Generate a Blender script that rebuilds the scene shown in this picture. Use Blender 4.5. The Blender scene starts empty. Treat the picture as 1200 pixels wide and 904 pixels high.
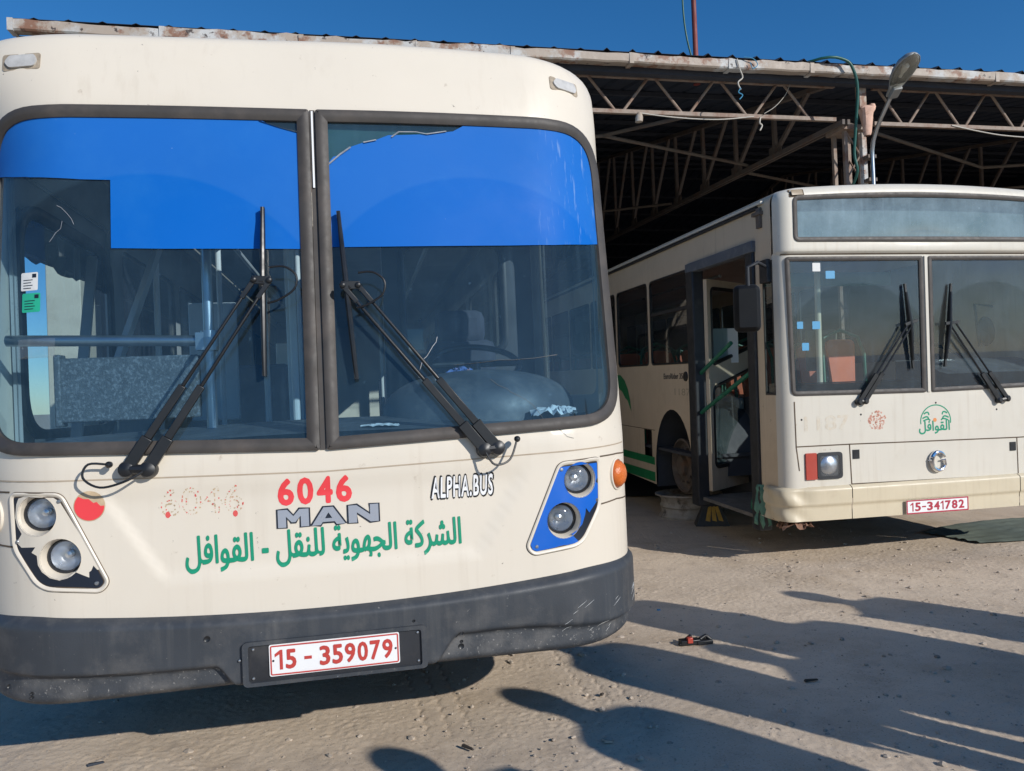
import bpy, math, random
import numpy as np
from mathutils import Vector, Matrix
from mathutils.geometry import delaunay_2d_cdt
R = math.radians
random.seed(7)
SC = bpy.context.scene
COL = SC.collection

# ------------------------------------------------------------------ camera, sky, sun, exposure
cd = bpy.data.cameras.new('camera'); cam = bpy.data.objects.new('camera', cd); COL.objects.link(cam)
cd.sensor_width = 36; cd.lens = 27.0; cd.clip_start = .05; cd.clip_end = 2000
P_, R_ = R(.67), R(2.22)
fw = Vector((0, math.cos(P_), math.sin(P_))); up = Vector((0, -math.sin(P_), math.cos(P_))); rt = Vector((1, 0, 0))
cr = rt*math.cos(R_)-up*math.sin(R_); cu = rt*math.sin(R_)+up*math.cos(R_)
cam.matrix_world = Matrix((( cr.x, cu.x, -fw.x, 0), (cr.y, cu.y, -fw.y, 0), (cr.z, cu.z, -fw.z, 1.40), (0, 0, 0, 1)))
SC.camera = cam

SUN_AZ, SUN_EL = 47, 25           # azimuth from -Y towards +X, elevation
sdir = Vector((math.sin(R(SUN_AZ))*math.cos(R(SUN_EL)), -math.cos(R(SUN_AZ))*math.cos(R(SUN_EL)), math.sin(R(SUN_EL))))
w = bpy.data.worlds.new('World'); SC.world = w; w.use_nodes = True
wn = w.node_tree.nodes; bg = wn['Background']
sky = wn.new('ShaderNodeTexSky'); sky.sky_type = 'NISHITA'; sky.sun_disc = False
sky.sun_elevation = R(SUN_EL); sky.sun_rotation = math.atan2(sdir.x, sdir.y)
sky.altitude = 200; sky.air_density = 1.0; sky.dust_density = .1; sky.ozone_density = 6.0
hs = wn.new('ShaderNodeHueSaturation'); hs.inputs['Saturation'].default_value = 1.19
w.node_tree.links.new(sky.outputs[0], hs.inputs['Color']); w.node_tree.links.new(hs.outputs[0], bg.inputs[0]); bg.inputs[1].default_value = .118
sl = bpy.data.lights.new('sun', 'SUN'); sl.energy = 4.2; sl.angle = R(.5); sl.color = (1, .955, .885)
so = bpy.data.objects.new('sun', sl); COL.objects.link(so); so.rotation_euler = sdir.to_track_quat('Z', 'Y').to_euler()
so.location = (6, -6, 8)
vs = SC.view_settings; vs.view_transform = 'Standard'; vs.look = 'None'; vs.gamma = 1; vs.use_curve_mapping = False
vs.exposure = 0.0
SC.cycles.max_bounces = 8; SC.cycles.transparent_max_bounces = 16; SC.cycles.use_denoising = True

# ------------------------------------------------------------------ materials
def _nt(name):
    m = bpy.data.materials.new(name); m.use_nodes = True
    nt = m.node_tree; return m, nt, nt.nodes, nt.links.new, nt.nodes['Principled BSDF']
def _noise(n, l, co, scale, det=5, rough=.6):
    t = n.new('ShaderNodeTexNoise'); t.inputs['Scale'].default_value = scale; t.inputs['Detail'].default_value = det
    t.inputs['Roughness'].default_value = rough; l(co, t.inputs['Vector']); return t.outputs['Fac']
def _ramp(n, l, f, a, b, ca=(0, 0, 0, 1), cb=(1, 1, 1, 1)):
    r = n.new('ShaderNodeValToRGB'); e = r.color_ramp.elements
    e[0].position, e[1].position = a, b; e[0].color, e[1].color = ca, cb; l(f, r.inputs[0]); return r.outputs[0]
def _mix(n, l, fac, a, b, mode='MIX'):
    m = n.new('ShaderNodeMix'); m.data_type = 'RGBA'; m.blend_type = mode
    for k, v in ((0, fac), (6, a), (7, b)):
        if hasattr(v, 'default_value') or hasattr(v, 'is_linked'): l(v, m.inputs[k])
        elif k == 0: m.inputs[0].default_value = v
        else: m.inputs[k].default_value = (*v[:3], 1)
    return m.outputs[2]
def mat(name, col, rough=.5, metal=0, var=.12, vscale=2.5, layers=(), bump=0, bscale=60, spec=.5, coat=0):
    """layers: (colour, noise scale, lo, hi, strength) patches of another colour: rust, dirt, chips"""
    m, nt, n, l, b = _nt(name)
    co = n.new('ShaderNodeTexCoord').outputs['Object']
    c = tuple(col)
    f = _noise(n, l, co, vscale)
    lo = tuple(x*(1-var) for x in c); hi = tuple(min(1, x*(1+var)) for x in c)
    out = _ramp(n, l, f, .3, .7, (*lo, 1), (*hi, 1))
    for lc, sc_, a, bb, st in layers:
        g = _ramp(n, l, _noise(n, l, co, sc_, 8, .65), a, bb, (0, 0, 0, 1), (st, st, st, 1))
        out = _mix(n, l, g, out, lc)
    l(out, b.inputs['Base Color'])
    rr = _ramp(n, l, _noise(n, l, co, vscale*3), .3, .7, (max(0, rough-.08),)*3+(1,), (min(1, rough+.1),)*3+(1,))
    l(rr, b.inputs['Roughness'])
    b.inputs['Metallic'].default_value = metal; b.inputs['Specular IOR Level'].default_value = spec
    b.inputs['Coat Weight'].default_value = coat; b.inputs['Coat Roughness'].default_value = .15
    if bump:
        bp = n.new('ShaderNodeBump'); bp.inputs['Strength'].default_value = bump; bp.inputs['Distance'].default_value = .004
        l(_noise(n, l, co, bscale, 6), bp.inputs['Height']); l(bp.outputs[0], b.inputs['Normal'])
    return m
def grime(m, c, st, lo=.52, hi=.75, sc_=(24, 24, 1.1)):
    n, l, b = m.node_tree.nodes, m.node_tree.links.new, m.node_tree.nodes['Principled BSDF']
    co = n.new('ShaderNodeTexCoord').outputs['Object']; mp = n.new('ShaderNodeMapping'); mp.inputs['Scale'].default_value = sc_; l(co, mp.inputs[0])
    g = _ramp(n, l, _noise(n, l, mp.outputs[0], 1.0, 5), lo, hi, (0, 0, 0, 1), (st, st, st, 1))
    g2 = _mix(n, l, 1, g, _ramp(n, l, _noise(n, l, co, 1.7, 3), .4, .65), 'MULTIPLY')
    src = b.inputs['Base Color'].links[0].from_socket; l(_mix(n, l, g2, src, c), b.inputs['Base Color'])
def glass(name, tint=(.80, .90, .90), dust=.07, dcol=(.42, .44, .44), sweep=None, rough=0.0, streak=.12):
    m, nt, n, l, b = _nt(name); n.remove(b)
    co = n.new('ShaderNodeTexCoord').outputs['Object']
    tr = n.new('ShaderNodeBsdfTransparent'); tr.inputs[0].default_value = (*tint, 1)
    gl = n.new('ShaderNodeBsdfGlossy'); gl.inputs['Roughness'].default_value = rough
    lw = n.new('ShaderNodeLayerWeight'); lw.inputs[0].default_value = .5
    pw = n.new('ShaderNodeMath'); pw.operation = 'POWER'; l(lw.outputs['Facing'], pw.inputs[0]); pw.inputs[1].default_value = 5
    fr = n.new('ShaderNodeMath'); fr.operation = 'MULTIPLY_ADD'; l(pw.outputs[0], fr.inputs[0]); fr.inputs[1].default_value = .92; fr.inputs[2].default_value = .06
    mx = n.new('ShaderNodeMixShader'); l(fr.outputs[0], mx.inputs[0]); l(tr.outputs[0], mx.inputs[1]); l(gl.outputs[0], mx.inputs[2])
    df = n.new('ShaderNodeBsdfDiffuse'); df.inputs[0].default_value = (*dcol, 1)
    f = _ramp(n, l, _noise(n, l, co, 3.5, 8, .7), .3, .8, (dust*.5,)*3+(1,), (dust*1.5,)*3+(1,))
    sp = _ramp(n, l, _noise(n, l, co, 42, 3, .5), .70, .76, (0, 0, 0, 1), (streak*2.2,)*3+(1,))
    f = _mix(n, l, 1, f, sp, 'ADD')
    mp = n.new('ShaderNodeMapping'); mp.inputs['Scale'].default_value = (26, 1, 2.2); l(co, mp.inputs[0])
    st = _ramp(n, l, _noise(n, l, mp.outputs[0], 1.0, 4), .55, .8, (0, 0, 0, 1), (streak,)*3+(1,))
    f = _mix(n, l, 1, f, st, 'ADD')
    if sweep:                                      # cleaner glass inside the wipers' arcs
        sx = n.new('ShaderNodeSeparateXYZ'); l(co, sx.inputs[0])
        cb = n.new('ShaderNodeCombineXYZ'); l(sx.outputs[0], cb.inputs[0]); l(sx.outputs[2], cb.inputs[2])
        ds = []
        for (a, z) in sweep[0]:
            v = n.new('ShaderNodeVectorMath'); v.operation = 'DISTANCE'; l(cb.outputs[0], v.inputs[0]); v.inputs[1].default_value = (a, 0, z); ds.append(v.outputs['Value'])
        mn = n.new('ShaderNodeMath'); mn.operation = 'MINIMUM'; l(ds[0], mn.inputs[0]); l(ds[1], mn.inputs[1])
        g = _ramp(n, l, mn.outputs[0], sweep[1]-.008, sweep[1]+.008, (0, 0, 0, 1), (sweep[2],)*3+(1,))
        f = _mix(n, l, 1, f, g, 'ADD')
    m2 = n.new('ShaderNodeMixShader'); l(f, m2.inputs[0]); l(mx.outputs[0], m2.inputs[1]); l(df.outputs[0], m2.inputs[2])
    l(m2.outputs[0], n['Material Output'].inputs[0]); return m
CH = ((.12, .10, .08), 34, .695, .725, .85)           # dark stone chips
M = {}
M['cream'] = mat('cream paint', (.69, .625, .525), .36, var=.025, vscale=1.3, spec=.35, bump=.25, bscale=2.2, layers=(((.60, .50, .37), 1.8, .52, .85, .22), CH, ((.36, .28, .2), 16, .665, .74, .5), ((.50, .42, .32), 60, .68, .72, .5)))
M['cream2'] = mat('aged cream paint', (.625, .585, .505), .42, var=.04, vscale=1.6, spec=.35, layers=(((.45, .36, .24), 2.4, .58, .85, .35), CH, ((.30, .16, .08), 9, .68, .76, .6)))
M['cream_side'] = mat('shade toned side cream', (.60, .49, .36), .5, var=.05, layers=(((.40, .31, .21), 3.0, .55, .8, .4), ((.12, .07, .04), 14, .69, .74, .8)))  # side cream warmed in colour to offset blue sky fill in shade
M['cream_bump'] = mat('yellowed bumper paint', (.60, .52, .375), .45, var=.05, layers=(((.40, .31, .2), 4, .58, .8, .4), ((.16, .10, .06), 22, .70, .745, .8)))
M['bumper'] = mat('grey weathered plastic', (.041, .047, .056), .5, var=.16, vscale=3, spec=.45, bump=.12, bscale=160, layers=(((.17, .16, .15), 5, .52, .80, .5), ((.34, .32, .29), 60, .66, .73, .5)))
M['scuffed'] = mat('scuffed grey plastic', (.043, .048, .056), .6, var=.25, vscale=5, bump=.25, bscale=120, layers=(((.20, .19, .18), 6, .48, .75, .6), ((.42, .40, .37), 75, .60, .70, .7)))
M['rubber'] = mat('weathered rubber', (.055, .048, .043), .6, var=.2, vscale=8, layers=(((.15, .12, .1), 5, .5, .8, .5),))
M['black'] = mat('black plastic', (.012, .013, .015), .38, var=.2, vscale=6)
M['blackdust'] = mat('dusty black paint', (.02, .022, .027), .5, var=.3, vscale=5, layers=(((.12, .11, .1), 6, .55, .8, .4),))
M['gap'] = mat('panel gap shade', (.10, .07, .045), .9, var=.3, vscale=10)  # shade inside the panel gaps, put into a dark brown
M['gapsoft'] = mat('soft panel edge shade', (.42, .34, .25), .8, var=.15, vscale=10)  # fainter gap shade, put into a soft brown
def film_mat():
    m = mat('blue window film', (.003, .118, .47), .55, var=.03, vscale=1.2, spec=.12, layers=(((.20, .34, .60), 75, .705, .74, .7), ((.03, .19, .52), 3.0, .5, .8, .3)))
    n, l, b = m.node_tree.nodes, m.node_tree.links.new, m.node_tree.nodes['Principled BSDF']
    co = n.new('ShaderNodeTexCoord').outputs['Object']; sx = n.new('ShaderNodeSeparateXYZ'); l(co, sx.inputs[0]); cb = n.new('ShaderNodeCombineXYZ'); l(sx.outputs[0], cb.inputs[0]); l(sx.outputs[2], cb.inputs[2])
    ds = []
    for a in (-.62, .62):
        v = n.new('ShaderNodeVectorMath'); v.operation = 'DISTANCE'; l(cb.outputs[0], v.inputs[0]); v.inputs[1].default_value = (a, 0, 1.57); ds.append(v.outputs['Value'])
    mn = n.new('ShaderNodeMath'); mn.operation = 'MINIMUM'; l(ds[0], mn.inputs[0]); l(ds[1], mn.inputs[1])
    g = _ramp(n, l, mn.outputs[0], .700, .712, (0, 0, 0, 1), (.10, .10, .10, 1))      # dust left beyond the wipers' sweep
    mp = n.new('ShaderNodeMapping'); mp.inputs['Scale'].default_value = (60, 1, 7); mp.inputs['Rotation'].default_value = (0, .35, 0); l(co, mp.inputs[0])
    e = n.new('ShaderNodeMath'); e.operation = 'MULTIPLY'; l(_ramp(n, l, _noise(n, l, mp.outputs[0], 1.0, 3), .60, .72), e.inputs[0]); l(_ramp(n, l, sx.outputs[0], .85, 1.1, (0, 0, 0, 1), (.35, .35, .35, 1)), e.inputs[1])
    src = b.inputs['Base Color'].links[0].from_socket
    o1 = _mix(n, l, g, src, (.10, .26, .55)); o2 = _mix(n, l, e.outputs[0], o1, (.35, .48, .65)); l(o2, b.inputs['Base Color']); return m
M['film'] = film_mat()
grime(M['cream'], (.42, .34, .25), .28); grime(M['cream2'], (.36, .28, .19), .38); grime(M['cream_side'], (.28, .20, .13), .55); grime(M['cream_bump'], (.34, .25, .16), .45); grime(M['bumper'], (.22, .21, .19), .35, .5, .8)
M['bluevinyl'] = mat('blue vinyl', (.006, .115, .52), .35, var=.05, layers=(((.3, .4, .6), 60, .71, .75, .4),))
M['navy'] = mat('dark navy plastic', (.010, .016, .030), .4, var=.2, layers=(((.25, .25, .25), 55, .70, .74, .5),))
M['chrome'] = mat('chrome', (.75, .75, .76), .12, metal=1, var=.05)
M['reflector'] = mat('lamp reflector', (.72, .74, .77), .30, metal=1, var=.03, vscale=6)
M['steel'] = mat('brushed steel tube', (.42, .44, .47), .32, metal=.9, var=.08)
M['lens'] = glass('lamp lens', (.88, .9, .92), dust=.10, dcol=(.6, .62, .64), rough=.05, streak=.0)
M['orange'] = mat('orange lamp lens', (.62, .15, .03), .22, var=.12, vscale=40, bump=.5, bscale=150)
M['redlens'] = mat('faded red lens', (.42, .06, .04), .35, var=.15)
M['clearlens'] = mat('clear marker lens', (.50, .49, .47), .15, var=.15, vscale=30)
M['redtext'] = mat('red vinyl', (.78, .055, .065), .4, var=.04)
M['redfade'] = mat('faded red vinyl', (.70, .10, .09), .5, var=.1)
M['adhes'] = mat('old adhesive', (.50, .375, .235), .7, var=.25, vscale=22)
M['greentext'] = mat('green vinyl', (.006, .27, .15), .4, var=.05)
M['greenpaint'] = mat('green stripe paint', (.015, .22, .08), .45, var=.08)
M['silver'] = mat('silver lettering', (.38, .41, .47), .28, metal=.3, var=.05)
M['white'] = mat('white plate enamel', (.80, .80, .80), .35, var=.03)
M['platered'] = mat('plate red', (.50, .055, .045), .4, var=.08)
M['glass1'] = glass('dusty bluish windscreen glass', (.62, .80, .90), dust=.050, dcol=(.22, .40, .56), streak=.04, sweep=(((-.62, 1.57), (.62, 1.57)), .71, .035))  # blue in the dust colour stands in for reflected sky
M['glass2'] = glass('older dusty bluish windscreen glass', (.74, .85, .86), dust=.085, dcol=(.34, .45, .55), streak=.06, sweep=(((-.6, 1.55), (.6, 1.55)), .68, .05))
M['glassside'] = glass('side window glass', (.5, .58, .6), dust=.045, dcol=(.25, .27, .3))
M['glassclear'] = glass('clear side glass', (.84, .9, .9), dust=.04, dcol=(.4, .42, .42))
M['frost'] = glass('whitened sign box glass', (.45, .55, .58), dust=.40, dcol=(.36, .47, .53), streak=.12)
M['interior'] = mat('grey bus interior', (.36, .37, .37), .65, var=.12)
M['interiordk'] = mat('dark bus interior', (.05, .055, .065), .7, var=.2)
M['dash'] = mat('dusty dashboard', (.070, .076, .084), .5, var=.25, vscale=6, layers=(((.24, .22, .2), 8, .5, .75, .5),))
M['speck'] = mat('speckled grey panel', (.085, .092, .10), .6, var=.3, vscale=30, bump=.8, bscale=170, layers=(((.30, .31, .33), 90, .5, .62, .55),))
M['seat'] = mat('dark seat fabric', (.045, .05, .07), .9, var=.2, vscale=12)
M['orangeseat'] = mat('orange seat plastic', (.75, .16, .06), .5, var=.12)
M['greentube'] = mat('green painted tube', (.014, .15, .09), .4, var=.2, vscale=20, layers=(((.5, .5, .45), 30, .62, .7, .6),))
M['paleboard'] = mat('pale sign box board', (.52, .57, .58), .7, var=.1)
M['paper'] = mat('paper', (.72, .72, .70), .8, var=.06)
M['cyan'] = mat('blue sticker', (.07, .30, .52), .5, var=.06)
M['stickgreen'] = mat('green sticker', (.02, .42, .25), .5, var=.06)
M['tyre'] = mat('tyre rubber', (.022, .022, .023), .8, var=.25, vscale=10)
M['rustrim'] = mat('rusty wheel steel', (.12, .10, .085), .7, var=.3, vscale=9, layers=(((.20, .10, .05), 7, .5, .7, .5),))
M['rim'] = mat('chalky rim paint', (.36, .325, .28), .7, var=.25, vscale=6, layers=(((.12, .085, .06), 4, .48, .62, .85), ((.03, .028, .026), 9, .58, .66, .8)))
M['yellow'] = mat('worn yellow paint', (.42, .25, .04), .6, var=.3, vscale=14)
M['gutter'] = mat('peeling gutter', (.44, .44, .43), .6, var=.15, vscale=4, bump=.6, bscale=30, layers=(((.33, .26, .20), 1.9, .44, .52, .85), ((.20, .09, .05), 4.2, .54, .61, .9), ((.05, .035, .03), 7, .60, .64, .95)))
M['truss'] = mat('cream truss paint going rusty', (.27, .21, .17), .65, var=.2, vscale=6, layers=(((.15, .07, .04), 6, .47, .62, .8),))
M['trussdk'] = mat('darkened inner truss steel', (.11, .09, .075), .8, var=.2, layers=(((.12, .06, .04), 6, .5, .7, .6),))  # darker truss tone carries the shade inside the shed
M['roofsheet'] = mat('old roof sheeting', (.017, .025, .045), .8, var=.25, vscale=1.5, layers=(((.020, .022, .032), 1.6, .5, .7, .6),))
M['shedwall'] = mat('darkened shed wall', (.009, .014, .026), .9, var=.2)  # wall colour set near black to carry the shed's gloom
M['pillarwall'] = mat('cream washed plaster', (.62, .56, .45), .8, var=.06, layers=(((.4, .33, .25), 3, .5, .75, .5),), bump=.2)
M['lampgrey'] = mat('grey lamp casting', (.28, .29, .29), .5, metal=.3, var=.12)
M['bowl'] = glass('lamp bowl', (.8, .8, .74), dust=.2, dcol=(.55, .53, .47), rough=.08)
M['pink'] = mat('pink render', (.62, .40, .31), .85, var=.12, vscale=12, bump=.5, layers=(((.30, .16, .1), 11, .56, .68, .6),))
M['rustred'] = mat('rust red pipe', (.19, .035, .028), .6, var=.2)
M['cable'] = mat('green cable', (.01, .09, .075), .45, var=.1)
M['rope'] = mat('pale cord', (.5, .47, .42), .8, var=.1)
M['bluerope'] = mat('blue cord', (.05, .25, .42), .8, var=.1)
M['purlin'] = mat('darkened purlin steel', (.030, .034, .046), .85, var=.2)  # purlin colour darkened for the shade under the roof
M['filmedge'] = mat('grey curled film edge', (.35, .36, .38), .5, var=.3, vscale=30)
M['slot'] = mat('shadowed lamp slot', (.33, .27, .20), .7, var=.3, vscale=40)  # cream darkened to read as shadow in the lamp recess
M['added_greyblank'] = mat('added dark green grey blank', (.035, .045, .045), .9, var=.3, vscale=6)
M['polepaint'] = mat('pale pole paint', (.62, .64, .64), .35, var=.06)
M['matteblack'] = mat('matte black shell', (.006, .007, .009), .6, var=.2, spec=.25)
M['rag'] = mat('green torn cloth', (.10, .22, .17), .9, var=.25, vscale=15)
M['tarp'] = mat('dusty green sheet', (.13, .155, .125), .85, var=.2, vscale=5)
M['debris'] = mat('rotten debris', (.22, .12, .08), .9, var=.4, vscale=25, bump=1, bscale=60)
M['stone'] = mat('ground stones', (.42, .35, .28), .9, var=.35, vscale=9, layers=(((.20, .16, .13), 5, .56, .62, .8),))
M['twig'] = mat('dry twig', (.05, .04, .032), .9, var=.3)
M['skin'] = mat('skin', (.45, .27, .18), .5, var=.05)
M['hair'] = mat('dark hair', (.015, .011, .009), .6, var=.2)
M['mirrorglass'] = mat('mirror silvering', (.8, .8, .8), .03, metal=1, var=.01)

# ------------------------------------------------------------------ mesh building
class MB:
    def __init__(s): s.v = []; s.f = []; s.m = []
    def add(s, vs_, fs_, m=0):
        o = len(s.v); s.v += [tuple(p) for p in vs_]
        for f in fs_: s.f.append(tuple(i+o for i in f)); s.m.append(m)
        return s
    def box(s, x0, x1, y0, y1, z0, z1, m=0):
        v = [(x, y, z) for x in (x0, x1) for y in (y0, y1) for z in (z0, z1)]
        return s.add(v, [(0, 1, 3, 2), (4, 6, 7, 5), (0, 4, 5, 1), (2, 3, 7, 6), (0, 2, 6, 4), (1, 5, 7, 3)], m)
    def beam(s, p, q, w, h=None, m=0, upv=(0, 0, 1)):
        p, q = Vector(p), Vector(q); h = h or w; d = (q-p).normalized(); u = Vector(upv)
        if abs(d.dot(u)) > .95: u = Vector((0, 1, 0))
        a = d.cross(u).normalized(); b = a.cross(d).normalized(); v = []
        for c in (p, q):
            for i, j in ((-1, -1), (1, -1), (1, 1), (-1, 1)): v.append(c+a*i*w/2+b*j*h/2)
        return s.add(v, [(3, 2, 1, 0), (4, 5, 6, 7), (0, 1, 5, 4), (1, 2, 6, 5), (2, 3, 7, 6), (3, 0, 4, 7)], m)
    def tube(s, pts, r, n=10, m=0):
        pts = [Vector(p) for p in pts]; rs = r if isinstance(r, (list, tuple)) else [r]*len(pts); v = []; a = None
        for i, p in enumerate(pts):
            d = (pts[min(i+1, len(pts)-1)]-pts[max(i-1, 0)]).normalized()
            if a is None:
                a = d.cross(Vector((0, 0, 1)))
                if a.length < .1: a = d.cross(Vector((0, 1, 0)))
            a = (a-d*a.dot(d)).normalized(); b = d.cross(a)
            for k in range(n):
                t = 2*math.pi*k/n; v.append(p+(a*math.cos(t)+b*math.sin(t))*rs[i])
        f = []
        for i in range(len(pts)-1):
            for k in range(n): f.append((i*n+k, i*n+(k+1) % n, (i+1)*n+(k+1) % n, (i+1)*n+k))
        f.append(tuple(range(n-1, -1, -1))); f.append(tuple(range((len(pts)-1)*n, len(pts)*n)))
        return s.add(v, f, m)
    def lathe(s, prof, o, ax=(0, 0, 1), n=28, m=0, squash=(1, 1)):
        ax = Vector(ax).normalized(); a = ax.cross(Vector((0, 0, 1)))
        if a.length < .1: a = Vector((1, 0, 0))
        a.normalize(); b = ax.cross(a); o = Vector(o); v = []
        for r, h in prof:
            for k in range(n):
                t = 2*math.pi*k/n; v.append(o+ax*h+(a*math.cos(t)*squash[0]+b*math.sin(t)*squash[1])*max(r, 1e-4))
        f = []
        for i in range(len(prof)-1):
            for k in range(n): f.append((i*n+k, i*n+(k+1) % n, (i+1)*n+(k+1) % n, (i+1)*n+k))
        return s.add(v, f, m)
    def grid(s, fn, us, vs_, m=0, keep=None):
        v = [fn(u, t) for t in vs_ for u in us]; n = len(us); f = []
        for j in range(len(vs_)-1):
            for i in range(n-1):
                if keep is None or keep((us[i]+us[i+1])/2, (vs_[j]+vs_[j+1])/2): f.append((j*n+i, j*n+i+1, (j+1)*n+i+1, (j+1)*n+i))
        return s.add(v, f, m)
    def plate(s, loops, fn, off=0., m=0, step=.05, thick=0., pts=None):
        """fill closed 2-D loops (even-odd holes), map through fn(u, v, off); thick gives side walls"""
        co = []; ed = []
        for L in loops:
            o = len(co); co += [tuple(p) for p in L]; ed += [(o+i, o+(i+1) % len(L)) for i in range(len(L))]
        A = np.array(co); nl = len(co)
        if pts is None:
            gx = np.arange(A[:, 0].min()+step/2, A[:, 0].max(), step); gy = np.arange(A[:, 1].min()+step/2, A[:, 1].max(), step)
            G = np.array([(x, y) for x in gx for y in gy]).reshape(-1, 2)
        else: G = np.array(pts)
        if len(G): 
            G = G[inside(G, loops)]
            if len(G) and nl < 600:                    # keep inner points clear of the outline
                P0 = A; d2 = ((G[:, None, :]-P0[None])**2).sum(-1).min(1); G = G[d2 > (min(step, .05)*.35)**2]
        V, E, F = delaunay_2d_cdt([Vector(p) for p in co]+[Vector(p) for p in G], ed, [], 0, 1e-7)[:3]
        W = np.array([(p.x, p.y) for p in V]); T = [f for f in F]
        C = np.array([W[list(f)].mean(0) for f in T]); k = inside(C, loops)
        T = [f for f, kk in zip(T, k) if kk]
        s.add([fn(x, y, off) for x, y in W], T, m)
        if thick:
            for L in loops:
                n = len(L); v = [fn(x, y, off) for x, y in L]+[fn(x, y, off-thick) for x, y in L]
                s.add(v, [(i, n+i, n+(i+1) % n, (i+1) % n) for i in range(n)], m)
        return s
    def text(s, body, box, fn, off=.001, m=0, bold=0., shear=0., space=1.):
        c = bpy.data.curves.new('t', 'FONT'); c.body = body; c.shear = shear; c.resolution_u = 3; c.space_character = space
        o = bpy.data.objects.new('t', c); COL.objects.link(o)
        dg = bpy.context.evaluated_depsgraph_get(); me = bpy.data.meshes.new_from_object(o.evaluated_get(dg), depsgraph=dg)
        P = [(v.co.x, v.co.y) for v in me.vertices]; F = [tuple(p.vertices) for p in me.polygons]
        bpy.data.objects.remove(o); bpy.data.curves.remove(c); bpy.data.meshes.remove(me)
        xs = [p[0] for p in P]; ys = [p[1] for p in P]; x0, x1, y0, y1 = min(xs), max(xs), min(ys), max(ys)
        kx, ky = (box[1]-box[0])/(x1-x0+2*bold), (box[3]-box[2])/(y1-y0+2*bold); N = 8 if bold else 1
        for i in range(N):                             # the weight of the letters
            a = 2*math.pi*i/N; dx, dy = (bold*math.cos(a), bold*math.sin(a)) if bold else (0, 0); o = off+i*.00006
            s.add([fn(box[0]+(x-x0+bold+dx)*kx, box[2]+(y-y0+bold+dy)*ky, o) for x, y in P], F, m)
        return s
    def build(s, name, mats, parent=None, smooth=35, bevel=0, solid=0, split=False):
        if split:                                      # every loose piece becomes an object of its own
            par = list(range(len(s.v)))
            def find(i):
                while par[i] != i: par[i] = par[par[i]]; i = par[i]
                return i
            for f in s.f:
                for a in f[1:]: par[find(a)] = find(f[0])
            gr = {}
            for f, m in zip(s.f, s.m): gr.setdefault(find(f[0]), []).append((f, m))
            for fl in gr.values():
                q = MB(); ids = sorted({i for f, m in fl for i in f}); mp = {i: k for k, i in enumerate(ids)}
                q.v = [s.v[i] for i in ids]; q.f = [tuple(mp[i] for i in f) for f, m in fl]; q.m = [m for f, m in fl]; o = q.build(name, mats, parent, smooth, bevel, solid)
            return o
        me = bpy.data.meshes.new(name); me.from_pydata(s.v, [], s.f); me.update()
        for mm in (mats if isinstance(mats, (list, tuple)) else [mats]): me.materials.append(M[mm] if isinstance(mm, str) else mm)
        me.polygons.foreach_set('material_index', s.m)
        if smooth:
            me.polygons.foreach_set('use_smooth', [True]*len(me.polygons)); me.set_sharp_from_angle(angle=R(smooth))
        o = bpy.data.objects.new(name, me); COL.objects.link(o)
        if parent: o.parent = parent
        if bevel:
            b = o.modifiers.new('bevel', 'BEVEL'); b.width = bevel; b.segments = 2; b.limit_method = 'ANGLE'; b.angle_limit = R(40)
        if solid:
            b = o.modifiers.new('solid', 'SOLIDIFY'); b.thickness = solid; b.offset = -1
        return o
def digits(mb, body, box, fn, off, m, bold):
    """a row of equal cells; the figure one gets its flag"""
    wd = {'1': .62, '-': .75, ' ': .45}; tot = sum(wd.get(ch, 1) for ch in body); k = (box[1]-box[0])/tot; x = box[0]; h = box[3]-box[2]; t = .17*h
    for ch in body:
        w_ = wd.get(ch, 1)*k; a, b = x+.10*k, x+w_-.06*k
        if ch == '1': r_ = b-.06*k; mb.plate([[(r_-t*.92, box[2]), (r_, box[2]), (r_, box[3]), (r_-t*.7, box[3]), (r_-t*2.3, box[3]-h*.20), (r_-t*2.3, box[3]-h*.36), (r_-t*.92, box[3]-h*.22)]], fn, off, m, 1)
        elif ch == '-': mb.plate([rect(a, b, box[2]+h*.40, box[2]+h*.40+t*.95)], fn, off, m, 1)
        elif ch != ' ': mb.text(ch, (a, b, box[2], box[3]), fn, off, m, bold)
        x += w_
def spline(P, k=5):
    P = [Vector(p) for p in P]; Q = []
    for i in range(len(P)-1):
        p0, p1, p2, p3 = P[max(0, i-1)], P[i], P[i+1], P[min(len(P)-1, i+2)]
        for j in range(k): t = j/k; Q.append(.5*((2*p1)+(p2-p0)*t+(2*p0-5*p1+4*p2-p3)*t*t+(3*p1-p0-3*p2+p3)*t**3))
    return Q+[P[-1]]
def inside(Pt, loops):
    c = np.zeros(len(Pt), bool); x, y = Pt[:, 0], Pt[:, 1]
    for L in loops:
        A = np.array(L)
        for i in range(len(A)):
            x1, y1 = A[i]; x2, y2 = A[(i+1) % len(A)]
            if y1 == y2: continue
            k = (y1 > y) != (y2 > y); c ^= k & (x < (x2-x1)*(y-y1)/(y2-y1)+x1)
    return c
def rnd(pts, r, n=6):
    """round the corners of a polygon; r a number or one per corner"""
    out = []; N = len(pts)
    for i in range(N):
        p, a, b = Vector(pts[i]), Vector(pts[i-1]), Vector(pts[(i+1) % N]); rr = r[i] if isinstance(r, (list, tuple)) else r
        d1, d2 = (a-p), (b-p); k = min(rr, d1.length*.48, d2.length*.48)
        if k < 1e-5: out.append((p.x, p.y)); continue
        s1, s2 = p+d1.normalized()*k, p+d2.normalized()*k
        for j in range(n+1):
            t = j/n; q = s1*(1-t)**2+p*2*t*(1-t)+s2*t*t; out.append((q.x, q.y))
    return out
def rect(x0, x1, y0, y1, r=0, n=6): return rnd([(x0, y0), (x1, y0), (x1, y1), (x0, y1)], r, n)
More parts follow.
